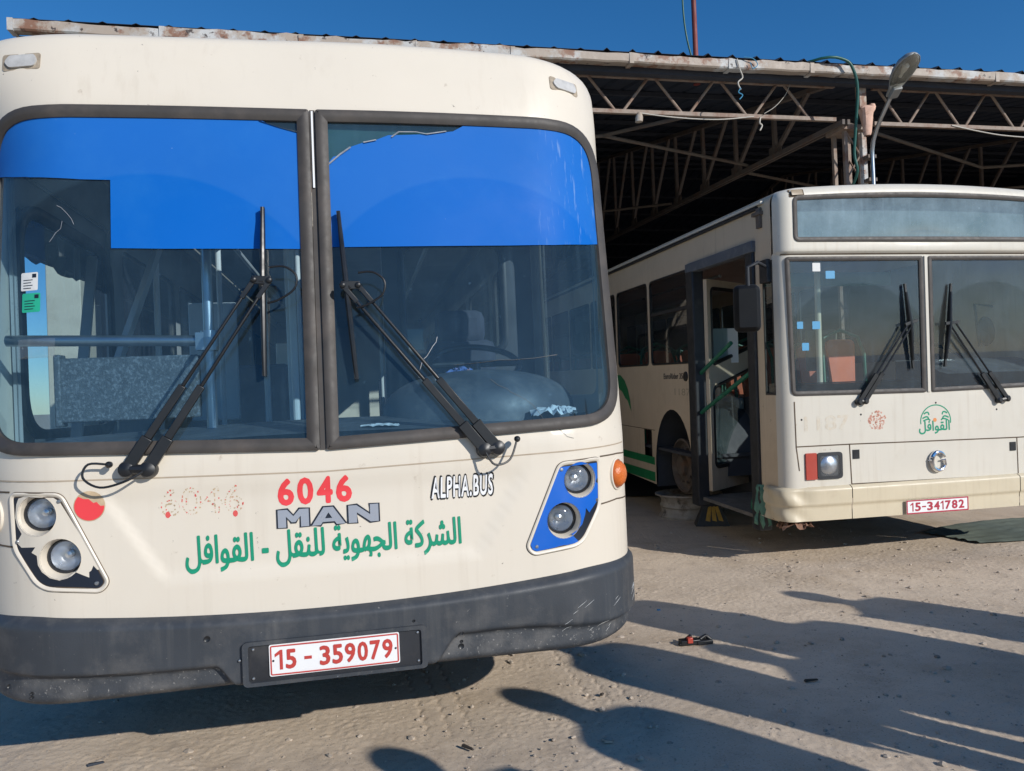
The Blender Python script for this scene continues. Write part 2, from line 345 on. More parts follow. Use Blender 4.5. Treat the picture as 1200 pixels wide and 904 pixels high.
def dens(L, d=.04):
    D = []
    for i in range(len(L)):
        a, b = L[i], L[(i+1) % len(L)]; k = max(1, int(math.dist(a, b)/d)); D += [(a[0]+(b[0]-a[0])*t/k, a[1]+(b[1]-a[1])*t/k) for t in range(k)]
    return D
def circ(x, y, r, n=32, ry=None): return [(x+r*math.cos(2*math.pi*i/n), y+(ry or r)*math.sin(2*math.pi*i/n)) for i in range(n)]
def inset(L, d):
    A = np.array(L); n = len(A); area = sum(A[i][0]*A[(i+1) % n][1]-A[(i+1) % n][0]*A[i][1] for i in range(n)); sg = 1 if area > 0 else -1; out = []
    for i in range(n):
        t = A[(i+1) % n]-A[i-1]; L_ = np.hypot(*t) or 1; nx = np.array([-t[1], t[0]])/L_*sg; out.append(tuple(A[i]+nx*d))
    return out
def strip(mb, pts, w, fn, off, m=0, step=.015):
    P = []
    for a, b in zip(pts[:-1], pts[1:]):
        k = max(1, int(math.dist(a, b)/step))
        P += [(a[0]+(b[0]-a[0])*t/k, a[1]+(b[1]-a[1])*t/k) for t in range(k)]
    P.append(pts[-1]); v = []
    for i, p in enumerate(P):
        a, b = P[max(0, i-1)], P[min(len(P)-1, i+1)]; dx, dy = b[0]-a[0], b[1]-a[1]; L = math.hypot(dx, dy) or 1
        nx, ny = -dy/L*w/2, dx/L*w/2; v += [fn(p[0]+nx, p[1]+ny, off), fn(p[0]-nx, p[1]-ny, off)]
    return mb.add(v, [(2*i, 2*i+1, 2*i+3, 2*i+2) for i in range(len(P)-1)], m)
def ring(mb, L, w, fn, off, m=0, h=.012):
    """a moulded frame strip following loop L (outer edge), width w, domed by h"""
    I1 = inset(L, w*.3); I2 = inset(L, w*.7); I3 = inset(L, w); n = len(L)
    v = []
    for LL, o in ((L, off-.01), (L, off+h*.6), (I1, off+h), (I2, off+h*.75), (I3, off+h*.2), (I3, off-.015)): v += [fn(x, y, o) for x, y in LL]
    f = []
    for k in range(5):
        for i in range(n): f.append((k*n+i, k*n+(i+1) % n, (k+1)*n+(i+1) % n, (k+1)*n+i))
    return mb.add(v, f, m)
def tag(o, label, cat, group=None, kind=None):
    o['label'] = label; o['category'] = cat
    if group: o['group'] = group
    if kind: o['kind'] = kind
    return o
def empty(name, loc, rot=(0, 0, 0)):
    o = bpy.data.objects.new(name, None); COL.objects.link(o); o.location = loc; o.rotation_euler = rot; o.empty_display_size = .3; return o
def lin(a, b, n): return [a+(b-a)*i/(n-1) for i in range(n)]
def sstep(a, b, x): t = min(1, max(0, (x-a)/(b-a))); return t*t*(3-2*t)
AR = lambda s: s[::-1]
QAW = AR('\ufe8d\ufedf\ufed8\ufeee\ufe8d\ufed3\ufede')
COMPANY = QAW+' - '+AR('\ufedf\ufee0\ufee8\ufed8\ufede')+' '+AR('\ufe8d\ufedf\ufea0\ufeec\ufeee\ufef3\ufe94')+' '+AR('\ufe8d\ufedf\ufeb8\ufeae\ufedb\ufe94')

# ------------------------------------------------------------------ ground
def vnoise(x, y, seed):
    rs = np.random.RandomState(seed); T = rs.rand(256, 256); xi = np.floor(x).astype(int); yi = np.floor(y).astype(int)
    fx, fy = x-xi, y-yi; fx = fx*fx*(3-2*fx); fy = fy*fy*(3-2*fy); g = lambda a, b: T[a % 256, b % 256]
    return (g(xi, yi)*(1-fx)+g(xi+1, yi)*fx)*(1-fy)+(g(xi, yi+1)*(1-fx)+g(xi+1, yi+1)*fx)*fy-.5
def graded(a, b, st, lo, hi):
    c = list(np.arange(a, b, st)); d = st; x = a
    left = []
    while x > lo: d *= 1.22; x -= d; left.append(x)
    d = st; x = c[-1]; right = []
    while x < hi: d *= 1.22; x += d; right.append(x)
    return np.array(left[::-1]+c+right)
gx = graded(-2.7, 4.4, .0085, -300, 300); gy = graded(2.55, 7.0, .0085, -120, 500)
GX, GY = np.meshgrid(gx, gy)
near = np.clip(1-(np.hypot(GX-.8, GY-4.8)-4)/8, 0, 1)
Hh = vnoise(GX*1.3, GY*1.3, 1)*.012+vnoise(GX*5, GY*5, 2)*.0035+vnoise(GX*14+GY*3, GY*9, 3)*.0012+vnoise(GX*38, GY*38, 4)*.0012*(.4+1.2*(vnoise(GX*2, GY*2, 9)+.5))+vnoise(GX*66, GY*66, 14)*.0024*(.4+1.4*(vnoise(GX*3, GY*3, 15)+.5))
pb = vnoise(GX*30+7, GY*30, 5); Hh += np.clip(pb-.43, 0, 1)*.07
pb = vnoise(GX*55+7, GY*55, 6); Hh += np.clip(pb-.36, 0, 1)*.03
def track(x0, y0, x1, y1, bend, n, sp, y_lo, y_hi, amp=.012):
    """worn tyre track: n zigzag tread grooves"""
    global Hh
    L = math.hypot(x1-x0, y1-y0); dx, dy = (x1-x0)/L, (y1-y0)/L
    t = (GX-x0)*dx+(GY-y0)*dy; s = -(GX-x0)*dy+(GY-y0)*dx-bend*(t-L/2)**2
    env = np.clip(t/.25, 0, 1)*np.clip((L-t)/.3, 0, 1)
    patch = np.clip(vnoise(GX*3, GY*3, 12)*3+.7, 0, 1)
    Hh -= env*.003*np.exp(-(s/(n*sp*.55))**4)
    for k in range(n):
        z = s-(k-(n-1)/2)*sp-amp*(np.abs(((t/.045) % 2)-1)*2-1)
        Hh -= env*patch*.0055*np.exp(-(z/.0062)**2)
track(.62, 2.5, -.05, 5.6, .05, 3, .085, 0, 0, .010)
track(-.12, 2.5, -.62, 4.4, .02, 3, .09, 0, 0, .010)
track(3.4, 2.6, .9, 7.4, -.02, 3, .08, 0, 0, .009)
Hh = Hh*near
Hh[near <= 0] = 0
me = bpy.data.meshes.new('ground'); nx, ny = len(gx), len(gy)
V = np.stack([GX, GY, Hh], -1).reshape(-1, 3).astype(np.float32)
me.vertices.add(nx*ny); me.vertices.foreach_set('co', V.ravel())
i0 = (np.arange(ny-1)[:, None]*nx+np.arange(nx-1)[None]).ravel()
Q = np.stack([i0, i0+1, i0+nx+1, i0+nx], -1).astype(np.int32)
me.loops.add(Q.size); me.loops.foreach_set('vertex_index', Q.ravel())
me.polygons.add(len(Q)); me.polygons.foreach_set('loop_start', np.arange(len(Q), dtype=np.int32)*4)
me.polygons.foreach_set('use_smooth', np.ones(len(Q), bool)); me.update(); me.validate()
M['ground'] = mat('packed dirt', (.60, .485, .365), .92, var=.14, vscale=.9, bump=.55, bscale=190, spec=.2,
                  layers=(((.66, .545, .42), .7, .45, .75, .6), ((.36, .262, .165), 1.3, .50, .72, .6), ((.34, .27, .21), 4.5, .52, .70, .45), ((.62, .56, .48), 130, .56, .66, .8), ((.24, .19, .15), 105, .57, .66, .75), ((.60, .55, .49), 34, .66, .72, .7), ((.15, .12, .10), 29, .67, .73, .7)))
me.materials.append(M['ground'])
g = bpy.data.objects.new('ground', me); COL.objects.link(g); g['kind'] = 'structure'

# ------------------------------------------------------------------ first bus (front fills the left of the picture)
BUS1 = empty('city_bus', (-.70, 2.85, 0), (0, -R(.28), R(11.1)))
tag(BUS1, 'cream city bus with blue windscreen film and dark grey bumper, nearest and largest bus', 'bus', 'old buses at the depot')
def plan(s):
    a = abs(s); y = -.03+.05*s*s
    if a > .88: y += .42-math.sqrt(max(0, .42**2-min(a-.88, .42)**2))
    return y
def lean(z):
    y = 0.
    if z > 1.2: y += (z-1.2)*.122
    if z > 2.5: y += .35*(z-2.5)**2
    if z > 2.82: y += .06*(1-math.sqrt(max(0, 1-((min(z, 2.87)-2.82)/.052)**2)))
    return y
def flat_(s): return .62-.5*sstep(-.3, .3, s)
def W1(z): return 1.3-.018*sstep(1.4, 2.7, z) if z < 2.76 else 1.282-.085*(1-math.sqrt(max(0, 1-((min(z, 2.87)-2.76)/.111)**2)))
TR = [(-.765, 1.10), (-.57, .795), (.57, .795), (.765, 1.10), (.74, 1.14), (-.74, 1.14)]
def crease(u, z):
    if z < .76 or z > 1.16 or abs(u) > .85: return 0.
    xe = .57+(z-.795)*(.765-.57)/(1.10-.795)        # pressed-in trapezoid under the windscreen
    return .010*sstep(-.004, .022, xe-abs(u))*sstep(-.004, .022, z-.795)*(1-sstep(1.06, 1.14, z))
def P1(u, z): 
    k = 1.3/W1(z)
    return Vector((u, plan(max(-1.3, min(1.3, u*k)))*(1-flat_(u)*sstep(2.3, 2.8, z))+lean(z)+crease(u, z), z-.007*max(0, u)**2*sstep(2.55, 2.85, z)))
def N1(u, z, off=0.):
    p = P1(u, z)
    if not off: return p
    e = .004; s = max(-1.27, min(1.27, u))
    t = P1(s+e, z)-P1(s-e, z); b = P1(s, min(z+e, 2.868))-P1(s, z-e); n = t.cross(b).normalized()
    return p+n*off
def F1(s, z, off=0.): return N1(s*W1(z)/1.3, z, off)
LAMPS = ((.985, 1.045), (.908, .892))
def sgn(L, s): return [(x*s, y) for x, y in L] if s > 0 else [(-x, y) for x, y in L][::-1]
HP = rnd([(1.088, 1.128), (.895, 1.122), (.745, .80), (.775, .765), (.985, .785), (1.082, .93)][::-1], [.03, .05, .06, .05, .03, .03])
WIN = rnd([(-1.225, 1.262), (0, 1.222), (1.225, 1.262), (1.225, 2.545), (0, 2.535), (-1.225, 2.545)], [.20, 0, .20, .22, 0, .22], 10)
sa = [.88+.42*math.sin(t) for t in lin(0, math.pi/2, 14)]
ss = [-x for x in sa[:0:-1]]+lin(-.88, .88, 72)+sa[1:]
zz = lin(.62, 2.70, 90)+[2.74+.13*math.sin(t) for t in lin(0, math.pi/2, 10)]
mb = MB(); holes = [inset(WIN, .02)]
for s in (1, -1):
    for (a, b) in LAMPS: holes.append(circ(a*s, b, .069, 28))
mb.plate([[(x, .62) for x in ss]+[(1.3, z) for z in zz[1:-1]]+[(x, 2.87) for x in ss[::-1]]+[(-1.3, z) for z in zz[-2:0:-1]]]+holes, F1, 0, 0,
         pts=[(a, b) for a in ss[1:-1] for b in zz[1:-1]], step=.012)
# roof and sides in the same skin
ye = plan(1.3)
def roof1(s, t):
    y0 = plan(s)*(1-flat_(s))+lean(2.87); x = s*W1(2.87)/1.3
    y = (y0, y0+.012, y0+.05, y0+.2, 1.5, 2.9, 11.1)[t]; z = 2.87+(0, .008, .015, .03, .04, .04, .04)[t]*(1-(abs(x)/1.16)**4)-.007*max(0, x)**2
    return (x, y, z)
mb.grid(roof1, ss, range(7), keep=lambda s_, t: not (abs(s_) < .47 and 4 < t < 5))  # roof opening added to light the interior
def wall1(sg):
    def fn(a, z, off=0.):
        y = -a; ys = ye*(1-flat_(sg)*sstep(2.3, 2.8, z))+lean(z); yy = y if y > 1.2 else ys+(y-ye)*(1.2-ys)/(1.2-ye)
        return Vector((sg*(W1(z)+off), yy, z-(.007*W1(z)**2*sstep(2.55, 2.85, z) if sg > 0 else 0)))
    return fn
zs1 = lin(.62, 2.76, 8)+[2.76+.11*math.sin(t) for t in lin(0, math.pi/2, 8)][1:]
WINS = [(2.15+i*1.5, 3.5+i*1.5) for i in range(6)]
for sg in (-1, 1):
    outl = [(-11.1, .45), (-3.2, .45)]+[(-2.65+.55*math.cos(t), .45+.55*math.sin(t)) for t in lin(math.pi, 0, 12)]+[(-1.95, .45), (-ye, .45)]+[(-ye, z) for z in zs1]+[(-11.1, z) for z in zs1[::-1]]
    h = [rect(-b, -a, 1.42, 2.42, .1) for a, b in WINS]
    h.append(rect(-1.9, -.62, .5, 2.46, .03) if sg < 0 else rect(-1.75, -.62, 1.35, 2.42, .12))
    mb.plate([outl]+h, wall1(sg), 0, 0, step=.12, pts=[(-y, z) for y in lin(.6, 10.8, 30) for z in zs1[1:-1]])
mb.box(-1.29, 1.29, 11.1, 11.13, .5, 2.80)
mb.build('body', 'cream', BUS1, smooth=40)
M['lining'] = M['interior']
# panel gap shade laid on as thin dark strips
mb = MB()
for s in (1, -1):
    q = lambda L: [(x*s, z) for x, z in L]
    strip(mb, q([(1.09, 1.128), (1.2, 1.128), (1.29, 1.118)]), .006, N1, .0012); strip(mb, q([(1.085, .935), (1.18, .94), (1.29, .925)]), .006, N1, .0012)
mb.build('seam_shade', 'gap', BUS1, smooth=0, split=True)
mb = MB(); strip(mb, [(-1.25, 1.17), (0, 1.145), (1.25, 1.17)], .005, N1, .0012); mb.build('seam_shade', 'gapsoft', BUS1, smooth=0)
# windscreen: gasket, mullion, panes, blue film
mb = MB()
for s in (1, -1):
    L = rnd([(.012, 1.222), (1.225, 1.262), (1.225, 2.545), (.012, 2.535)], [.012, .20, .22, .012], 12); L = L if s > 0 else [(-x, y) for x, y in L][::-1]
    D = []                                            # densify so the frame follows the curve
    for i in range(len(L)):
        a, b = L[i], L[(i+1) % len(L)]; k = max(1, int(math.dist(a, b)/.05)); D += [(a[0]+(b[0]-a[0])*t/k, a[1]+(b[1]-a[1])*t/k) for t in range(k)]
    ring(mb, D, .046, N1, .004, 0, .016)
mb.build('gasket', 'rubber', BUS1, smooth=50)
mb = MB(); mb.plate([rect(-.0105, .0105, 1.225, 2.535)], N1, .006, 0, .2, .02); ms_ = mb.build('mullion_strip', 'rubber', BUS1); mb = MB(); mb.plate([rect(-.004, .003, 2.22, 2.53)], N1, .0085, 0, .2, .003); mb.build('mullion_bead', 'white', ms_)
for s in (1, -1):
    L = rnd([(.045, 1.262), (1.185, 1.302), (1.185, 2.502), (.045, 2.495)], [.01, .17, .19, .01], 10); L = L if s > 0 else [(-x, y) for x, y in L][::-1]
    mb = MB(); mb.plate([dens(L)], N1, -.004, 0, .04); mb.build('windscreen_pane', 'glass1', BUS1)
film = lambda x, z, o=0.: N1(x, z, .0022+o)
mb = MB(); L = [(-1.182, 2.312), (-1.104, 2.291), (-1.028, 2.277), (-.929, 2.265), (-.838, 2.257), (-.733, 2.253), (-.730, 1.994), (-.536, 1.988), (-.046, 1.981), (-.048, 2.435), (-.07, 2.447), (-.11, 2.458), (-.165, 2.478), (-.2, 2.497)]+rnd([(-.3, 2.498), (-1.180, 2.503), (-1.182, 2.35)], [0, .19, 0], 8)
mb.plate([dens(L)], film, 0, 0, .04); mb.build('window_film', 'film', BUS1)
mb = MB(); tear = [(.047, 2.312), (.075, 2.348), (.10, 2.355), (.13, 2.385), (.19, 2.408), (.235, 2.418), (.29, 2.442), (.36, 2.446), (.45, 2.452), (.55, 2.468), (.6, 2.497)]
L = [(.046, 1.987), (.244, 1.989), (.546, 1.993), (.757, 1.996), (.941, 2.001), (1.044, 2.011), (1.114, 2.020), (1.184, 2.036)]+rnd([(1.186, 2.2), (1.186, 2.502), (.75, 2.498)], [0, .19, 0], 8)+tear[::-1]
mb.plate([dens(L)], film, 0, 0, .04); fo = mb.build('window_film', 'film', BUS1); fo['label'] = 'blue film torn along its top corner'
mb = MB()                                            # torn film edges curling off the glass
for pts, wd in (([(.05, 2.317), (.1, 2.362), (.14, 2.392)], .008), ([(.19, 2.412), (.24, 2.424)], .007), ([(.30, 2.437), (.33, 2.46), (.40, 2.462), (.44, 2.455), (.52, 2.47)], .007), ([(-.2, 2.492), (-.13, 2.468), (-.06, 2.448)], .005)):
    for i in range(len(pts)-1):
        a, b = pts[i], pts[i+1]; f0 = lambda x, z, o: N1(x, z, o)
        mb.add([N1(a[0], a[1], .002), N1(b[0], b[1], .002), N1(b[0]+.004, b[1]-wd, .009), N1(a[0]+.004, a[1]-wd, .009)], [(0, 3, 2, 1)])
mb.build('film_curl', 'filmedge', BUS1, smooth=0, split=True)
# green shade band behind the top of the glass where the film is torn off
mb = MB(); mb.plate([rect(.05, .75, 2.28, 2.50)], lambda x, z, o: N1(x, z, -.03), 0, 0, .1); mb.build('sun_shade', mat('dark green shade', (.012, .07, .062), .6, var=.2), BUS1)
rc_ = random.Random(15)
for x, z, dx, dz, n_, wd, mm in ((.36, 1.49, .010, .022, 7, .0022, 'filmedge'), (.64, 1.46, .026, -.022, 12, .0012, 'black'), (.50, 1.52, .05, .004, 8, .0012, 'black'), (-.92, 2.16, .02, -.018, 4, .0012, 'filmedge'), (-.90, 2.10, -.012, -.026, 4, .0012, 'filmedge')):
    pts = [(x, z)]
    for q in range(n_): pts.append((pts[-1][0]+dx*rc_.uniform(.5, 1.4)+rc_.uniform(-.004, .004), pts[-1][1]+dz*rc_.uniform(.5, 1.4)+rc_.uniform(-.004, .004)))
    mb = MB(); strip(mb, pts, wd, N1, .0012); mb.build('glass_crack', mm, BUS1, smooth=0)
# marker lamps in the roof corners
for s in (1, -1):
    mb = MB(); c = (1.06*s, 2.728); mb.plate([rect(c[0]-.072, c[0]+.072, c[1]-.033, c[1]+.033, .012)], N1, .002, 0, .05, .004)
    mk = mb.build('marker_lamp', 'slot', BUS1)
    mb = MB(); mb.plate([rnd([(c[0]-.060, c[1]), (c[0]-.042, c[1]-.024), (c[0]+.052, c[1]-.024), (c[0]+.062, c[1]), (c[0]+.052, c[1]+.024), (c[0]-.042, c[1]+.024)], .010)], N1, .009, 0, .03, .008)
    mb.build('lens', 'clearlens', mk, bevel=.004)
# headlight panels
def tilt(u): return (0, -1, 0)
for s in (1, -1):
    L = sgn(HP, s)
    mb = MB(); ring(mb, L, .014, N1, .001, 0, .007)
    pan = mb.build('headlight_panel', 'cream', BUS1)
    mb = MB(); strip(mb, L+[L[0]], .005, N1, .0015); strip(mb, inset(L, .0155)+[inset(L, .0155)[0]], .004, N1, .002); mb.build('panel_gap_shade', 'gap', pan, smooth=0, split=True)  # gap shade painted around the panel edge
    base = inset(L, .017); hl = [circ(a*s, b, .070, 30) for a, b in LAMPS]
    mb = MB(); mb.plate([base]+hl, N1, .003, 0, .05); mb.build('panel_base', 'navy', pan)
    if s > 0:
        f = [(1.067, 1.105), (.905, 1.103), (.89, 1.095), (.765, .81), (.772, .79), (.79, .782), (.945, .797), (.965, .803), (.935, .835), (.95, .842), (.965, .85), (.985, .868), (1.0, .905), (1.005, .93), (1.02, .91), (1.064, .955), (1.068, 1.02), (1.058, 1.03), (1.068, 1.045)]
        mb = MB(); mb.plate([f[::-1]]+[circ(LAMPS[0][0], LAMPS[0][1], .0705, 30)]+[circ(LAMPS[1][0], LAMPS[1][1], .0705, 30)], N1, .0048, 0, .05); mb.build('vinyl_cover', 'bluevinyl', pan)
    else:
        px = [(108, 190), (125, 152), (160, 142), (360, 152), (398, 178), (640, 628), (612, 628), (590, 600), (575, 632), (562, 640), (562, 675), (520, 655), (475, 632), (435, 665), (380, 682), (320, 665), (270, 625), (245, 580), (240, 520), (205, 500), (232, 465), (135, 468), (100, 435), (140, 380), (112, 335), (95, 275)]
        f = [(-1.066+(x-95)/(640-95)*.295, 1.112-(y-142)/(748-142)*.33) for x, y in px]      # what is left of the paint film
        mb = MB(); mb.plate([f]+[circ(-LAMPS[0][0], LAMPS[0][1], .0705, 30)]+[circ(-LAMPS[1][0], LAMPS[1][1], .0705, 30)], N1, .0048, 0, .05); mb.build('paint_film', 'cream', pan)
    mb = MB()
    for a, b in ((.905, 1.092), (1.06, .955), (.79, .80)):
        p = N1(a*s, b, .004); n = (N1(a*s, b, .01)-N1(a*s, b, 0)).normalized(); mb.lathe([(0, .004), (.006, .0035), (.008, 0), (.008, -.004)], p, n, 14)
    mb.build('screw', 'steel', pan, split=True)
    for k, (a, b) in enumerate(LAMPS):
        p0 = P1(a*s, b); yb = p0.y+.062
        mb = MB(); n = 36; v = []
        for q, (rr, dd) in enumerate(((.0715, None), (.068, None), (.060, .0), (.058, .02))):
            for i in range(n):
                t = 2*math.pi*i/n; x, z = a*s+rr*math.cos(t), b+rr*math.sin(t)
                v.append(N1(x, z, .006 if q == 0 else -.004) if dd is None else Vector((x, yb+dd, z)))
        mb.add(v, [(q*n+i, q*n+(i+1) % n, (q+1)*n+(i+1) % n, (q+1)*n+i) for q in range(3) for i in range(n)])
        bw = mb.build('lamp_bowl', 'cream', pan)
        mb = MB(); mb.lathe([(.062, -.01), (.062, .012), (.056, .016), (.052, .010), (.052, -.01)], (a*s, yb, b), (0, -1, 0), 36); mb.build('bezel', 'blackdust', bw)
        mb = MB(); mb.lathe([(.052, .004), (.046, -.012), (.034, -.03), (.016, -.042), (0, -.044)], (a*s, yb, b), (0, -1, 0), 36); mb.lathe([(.012, -.04), (.012, -.012), (.0, -.008)], (a*s, yb, b), (0, -1, 0), 16); mb.build('reflector', 'reflector', bw)
        mb = MB(); mb.lathe([(.053, .008), (.048, .016), (.036, .023), (.018, .027), (0, .028)], (a*s, yb, b), (0, -1, 0), 36)
        mb.build('headlight_lens', 'lens', bw)
    # indicator
    ui = 1.19 if s > 0 else -1.172
    p = N1(ui, 1.043, .0); n = (N1(ui, 1.043, .01)-p).normalized()
    mb = MB(); mb.lathe([(.068, -.01), (.068, .004), (.062, .006), (.058, -.004)], p, n, 32); ti = mb.build('indicator_lamp', 'cream', BUS1)
    mb = MB(); mb.lathe([(.058, -.02), (.058, .002), (.054, .016), (.042, .028), (.024, .036), (0, .039)], p, n, 32); mb.build('lens', 'orange', ti)
# lettering
mb = MB(); digits(mb, '6046', (-.176, .100, 1.027, 1.128), N1, .0008, 0, .038); mb.build('fleet_number', 'redtext', BUS1, smooth=0)
mb = MB()
def wide(k, o):                                       # blocky maker's letters
    Ms = [[(0, 0), (.0, 1), (.30, 1), (.5, .62), (.70, 1), (1, 1), (1, 0), (.74, 0), (.74, .62), (.56, .28), (.44, .28), (.26, .62), (.26, 0)]]
    As = [[(0, 0), (.36, 1), (.64, 1), (1, 0), (.74, 0), (.68, .17), (.32, .17), (.26, 0)], [(.39, .37), (.5, .70), (.61, .37)]]
    Ns = [[(0, 0), (0, 1), (.27, 1), (.72, .42), (.72, 1), (1, 1), (1, 0), (.73, 0), (.28, .58), (.28, 0)]]
    for G, x0, x1 in ((Ms, -.171, -.062), (As, -.052, .068), (Ns, .080, .189)):
        loops = [[(x0+x*(x1-x0), .949+y*.064) for x, y in L] for L in G]
        if k: loops = [inset([q for i in range(len(loops[0])) for q in (loops[0][i],)], -.006)]
        mb.plate(loops, N1, o, 0, .05, .003)
wide(1, .003); ba = mb.build('maker_badge', 'navy', BUS1, smooth=0); mb = MB(); wide(0, .0065); mb.build('badge_face', 'silver', ba, smooth=0)
mb = MB(); mb.text('ALPHA.BUS', (.383, .634, 1.008, 1.104), N1, .0008, 0, bold=.085, shear=.12, space=1.12); cb_ = mb.build('coachbuilder_badge', 'black', BUS1, smooth=0)
mb = MB(); mb.text('ALPHA.BUS', (.389, .628, 1.015, 1.097), N1, .0020, 0, bold=.022, shear=.12, space=1.12); mb.build('badge_face', 'white', cb_, smooth=0)
mb = MB(); mb.text(COMPANY, (-.494, .497, .806, .944), N1, .0026, 0, bold=.022); mb.build('company_name', 'greentext', BUS1, smooth=0)
mb = MB(); rr_ = random.Random(3)                     # ghost of an older number: flakes left along the glyph outlines
c = bpy.data.curves.new('t', 'FONT'); c.body = '6046'; o = bpy.data.objects.new('t', c); COL.objects.link(o)
dg = bpy.context.evaluated_depsgraph_get(); tm = bpy.data.meshes.new_from_object(o.evaluated_get(dg), depsgraph=dg)
EK = {}
for p in tm.polygons:
    for e in p.edge_keys: EK[e] = EK.get(e, 0)+1
SP = [tm.vertices[a].co.lerp(tm.vertices[b].co, rr_.random()) for (a, b), k in EK.items() if k == 1 for _ in range(max(1, int((tm.vertices[a].co-tm.vertices[b].co).length/.02)))]
for co_ in SP:
    if rr_.random() < .42:
        x, z = -.575+co_.x/1.97*.285, 1.02+co_.y*.135; r = rr_.uniform(.0012, .0035)
        mb.plate([[(x+r*rr_.uniform(.5, 1.4)*math.cos(t), z+r*rr_.uniform(.5, 1.6)*math.sin(t)) for t in lin(0, 5.2, 6)]], N1, .0006, rr_.choice((0, 0, 1)), 1.)
bpy.data.objects.remove(o)
for x, z in ((-.548, 1.022), (-.318, 1.012)): mb.plate([circ(x, z, .009, 8, .012)], N1, .0007, 1, 1)
o = mb.build('number_residue', ['adhes', 'redfade'], BUS1, smooth=0); o['kind'] = 'stuff'
mb = MB(); mb.plate([circ(-.806, 1.070, .053, 30)], N1, .0008, 0, .03); dc = mb.build('round_sticker', 'adhes', BUS1, smooth=0)
mb = MB(); L = [p for p in circ(-.806, 1.070, .050, 40) if p[1] < 1.094-.42*(p[0]+.806)]; L.sort(key=lambda p: math.atan2(p[1]-1.05, p[0]+.806))
L += []
r_t = max(L, key=lambda p: p[0]+p[1]*.6); k_ = L.index(r_t); e_ = min((p for p in L if p[0] < -.83), key=lambda p: -p[1]); L = L[:k_+1]+[(r_t[0]+(e_[0]-r_t[0])*t, r_t[1]+(e_[1]-r_t[1])*t+q) for t, q in ((.15, -.006), (.3, .003), (.42, -.004), (.6, .004), (.8, -.002))]+L[k_+1:]
mb.plate([L], N1, .0016, 0, .03); mb.build('sticker_remnant', 'redtext', dc, smooth=0)
# bumper
def lipz(u):
    if u < -.40: return .478+.02*sstep(-.6, -1.2, u)
    if u < -.32: return .478-.078*sstep(-.40, -.32, u)
    if u < .36: return .40
    return .40+.105*sstep(.36, .47, u)-.05*sstep(.6, 1.25, u)
def topz(s): return .655+.045*min(1, (s/1.0)**2)
def botz(s): return .385+.015*math.cos(s*2)
def bump1(s, t):
    if abs(s) > 1.3:                                   # returns along the sides
        u = math.copysign(1.3, s); ex = abs(s)-1.3
    else: u = s; ex = 0
    zt, zb = topz(min(1.3, abs(s))), botz(u); z = zb+(zt-zb)*t
    o = .038-.016*sstep(1.0, 1.28, abs(u))-.05*max(0, (t-.86)/.14)**2
    o -= .03*(1-sstep(-.012, .012, z-lipz(u)))
    o -= .012*sstep(.45, .0, (z-lipz(u))/.2) if False else 0
    o -= .03*max(0, (.10-t)/.10)**2
    q_ = max(-1.285, min(1.285, u)); nrm = Vector((plan(q_+.004)-plan(q_-.004), -.008, 0)).normalized(); p = Vector((u, plan(u), z))
    if ex: nrm = Vector((math.copysign(1, s), 0, 0)); p.y += ex
    return p+nrm*o
sb = [-2.1, -1.7, -1.45]+ss+[1.45, 1.7, 2.1]; sb = sorted(set(sb+lin(-.43, -.29, 40)+lin(.34, .50, 30)))
mb = MB(); tt = lin(0, 1, 40); mb.grid(bump1, sb, tt)
mb.grid(lambda s, t: (bump1(s, 0)[0], bump1(s, 0)[1]+t, bump1(s, 0)[2]+t*.2), sb, [0, .06, .25])
mb.grid(lambda s, t: (bump1(s, 1)[0], bump1(s, 1)[1]+t, bump1(s, 1)[2]+t*.1), sb, [0, .02, .06])
for k, f in enumerate(mb.f):
    c = sum((Vector(mb.v[i]) for i in f), Vector())/len(f)
    if c.z < lipz(c.x)-.004 and c.y < .9: mb.m[k] = 1
bumper = mb.build('bumper', ['bumper', 'scuffed'], BUS1, smooth=45)
BP = lambda x, z, o=0.: Vector((x, plan(x)-.038-o, z))
mb = MB(); mb.plate([rect(-.305, .345, .405, .562, .02), rect(-.285, .325, .418, .548, .012)], BP, .014, 0, .08, .02); mb.build('plate_surround', 'bumper', bumper, bevel=.004)
mb = MB(); mb.plate([rect(-.285, .325, .418, .548, .012)], BP, .004, 0, .08); mb.build('plate_mount', 'blackdust', bumper)
mb = MB()
for a, b in ((-.268, .534), (-.27, .432), (.312, .536), (.312, .432), (-.315, .50), (.18, .412), (.02, .410)): mb.lathe([(0, .006), (.004, .005), (.0055, 0), (.0055, -.006)], BP(a, b, .004), (0, -1, 0), 12)
mb.build('screw', 'steel', bumper, split=True)
mb = MB()
for a, b, r in ((.475, .512, .007), (.478, .473, .006), (.476, .455, .011), (.30, .578, .005), (-.42, .585, .011), (-1.12, .44, .008), (-1.02, .415, .006), (-1.02, .428, .006)):
    mb.lathe([(r, .003), (r*.6, .0005), (0, 0)], Vector(bump1(a, (b-botz(a))/(topz(a)-botz(a)))), (0, -1, 0), 10)
mb.build('bolt_hole', 'black', bumper, split=True)
mb = MB(); rs_ = random.Random(5)                      # bright scratches on the right corner
for i in range(16):
    a = rs_.uniform(.85, 1.24); b = rs_.uniform(.42, .56); L = rs_.uniform(.015, .05)
    q = [bump1(a+L*t, min(.95, max(.05, (b+L*.55*t-botz(a))/(topz(a)-botz(a)))))+Vector((0, -.0015, 0)) for t in (0, .5, 1)]; mb.tube(q, [.0002, .0007, .0002], 5)
o = mb.build('scratch', 'paper', bumper); o['kind'] = 'stuff'
PL = lambda x, z, o=0.: Vector((x, plan(x)-.038-.010-o, z))
mb = MB(); mb.plate([rect(-.214, .244, .434, .546, .008)], PL, 0, 0, .1, .004)
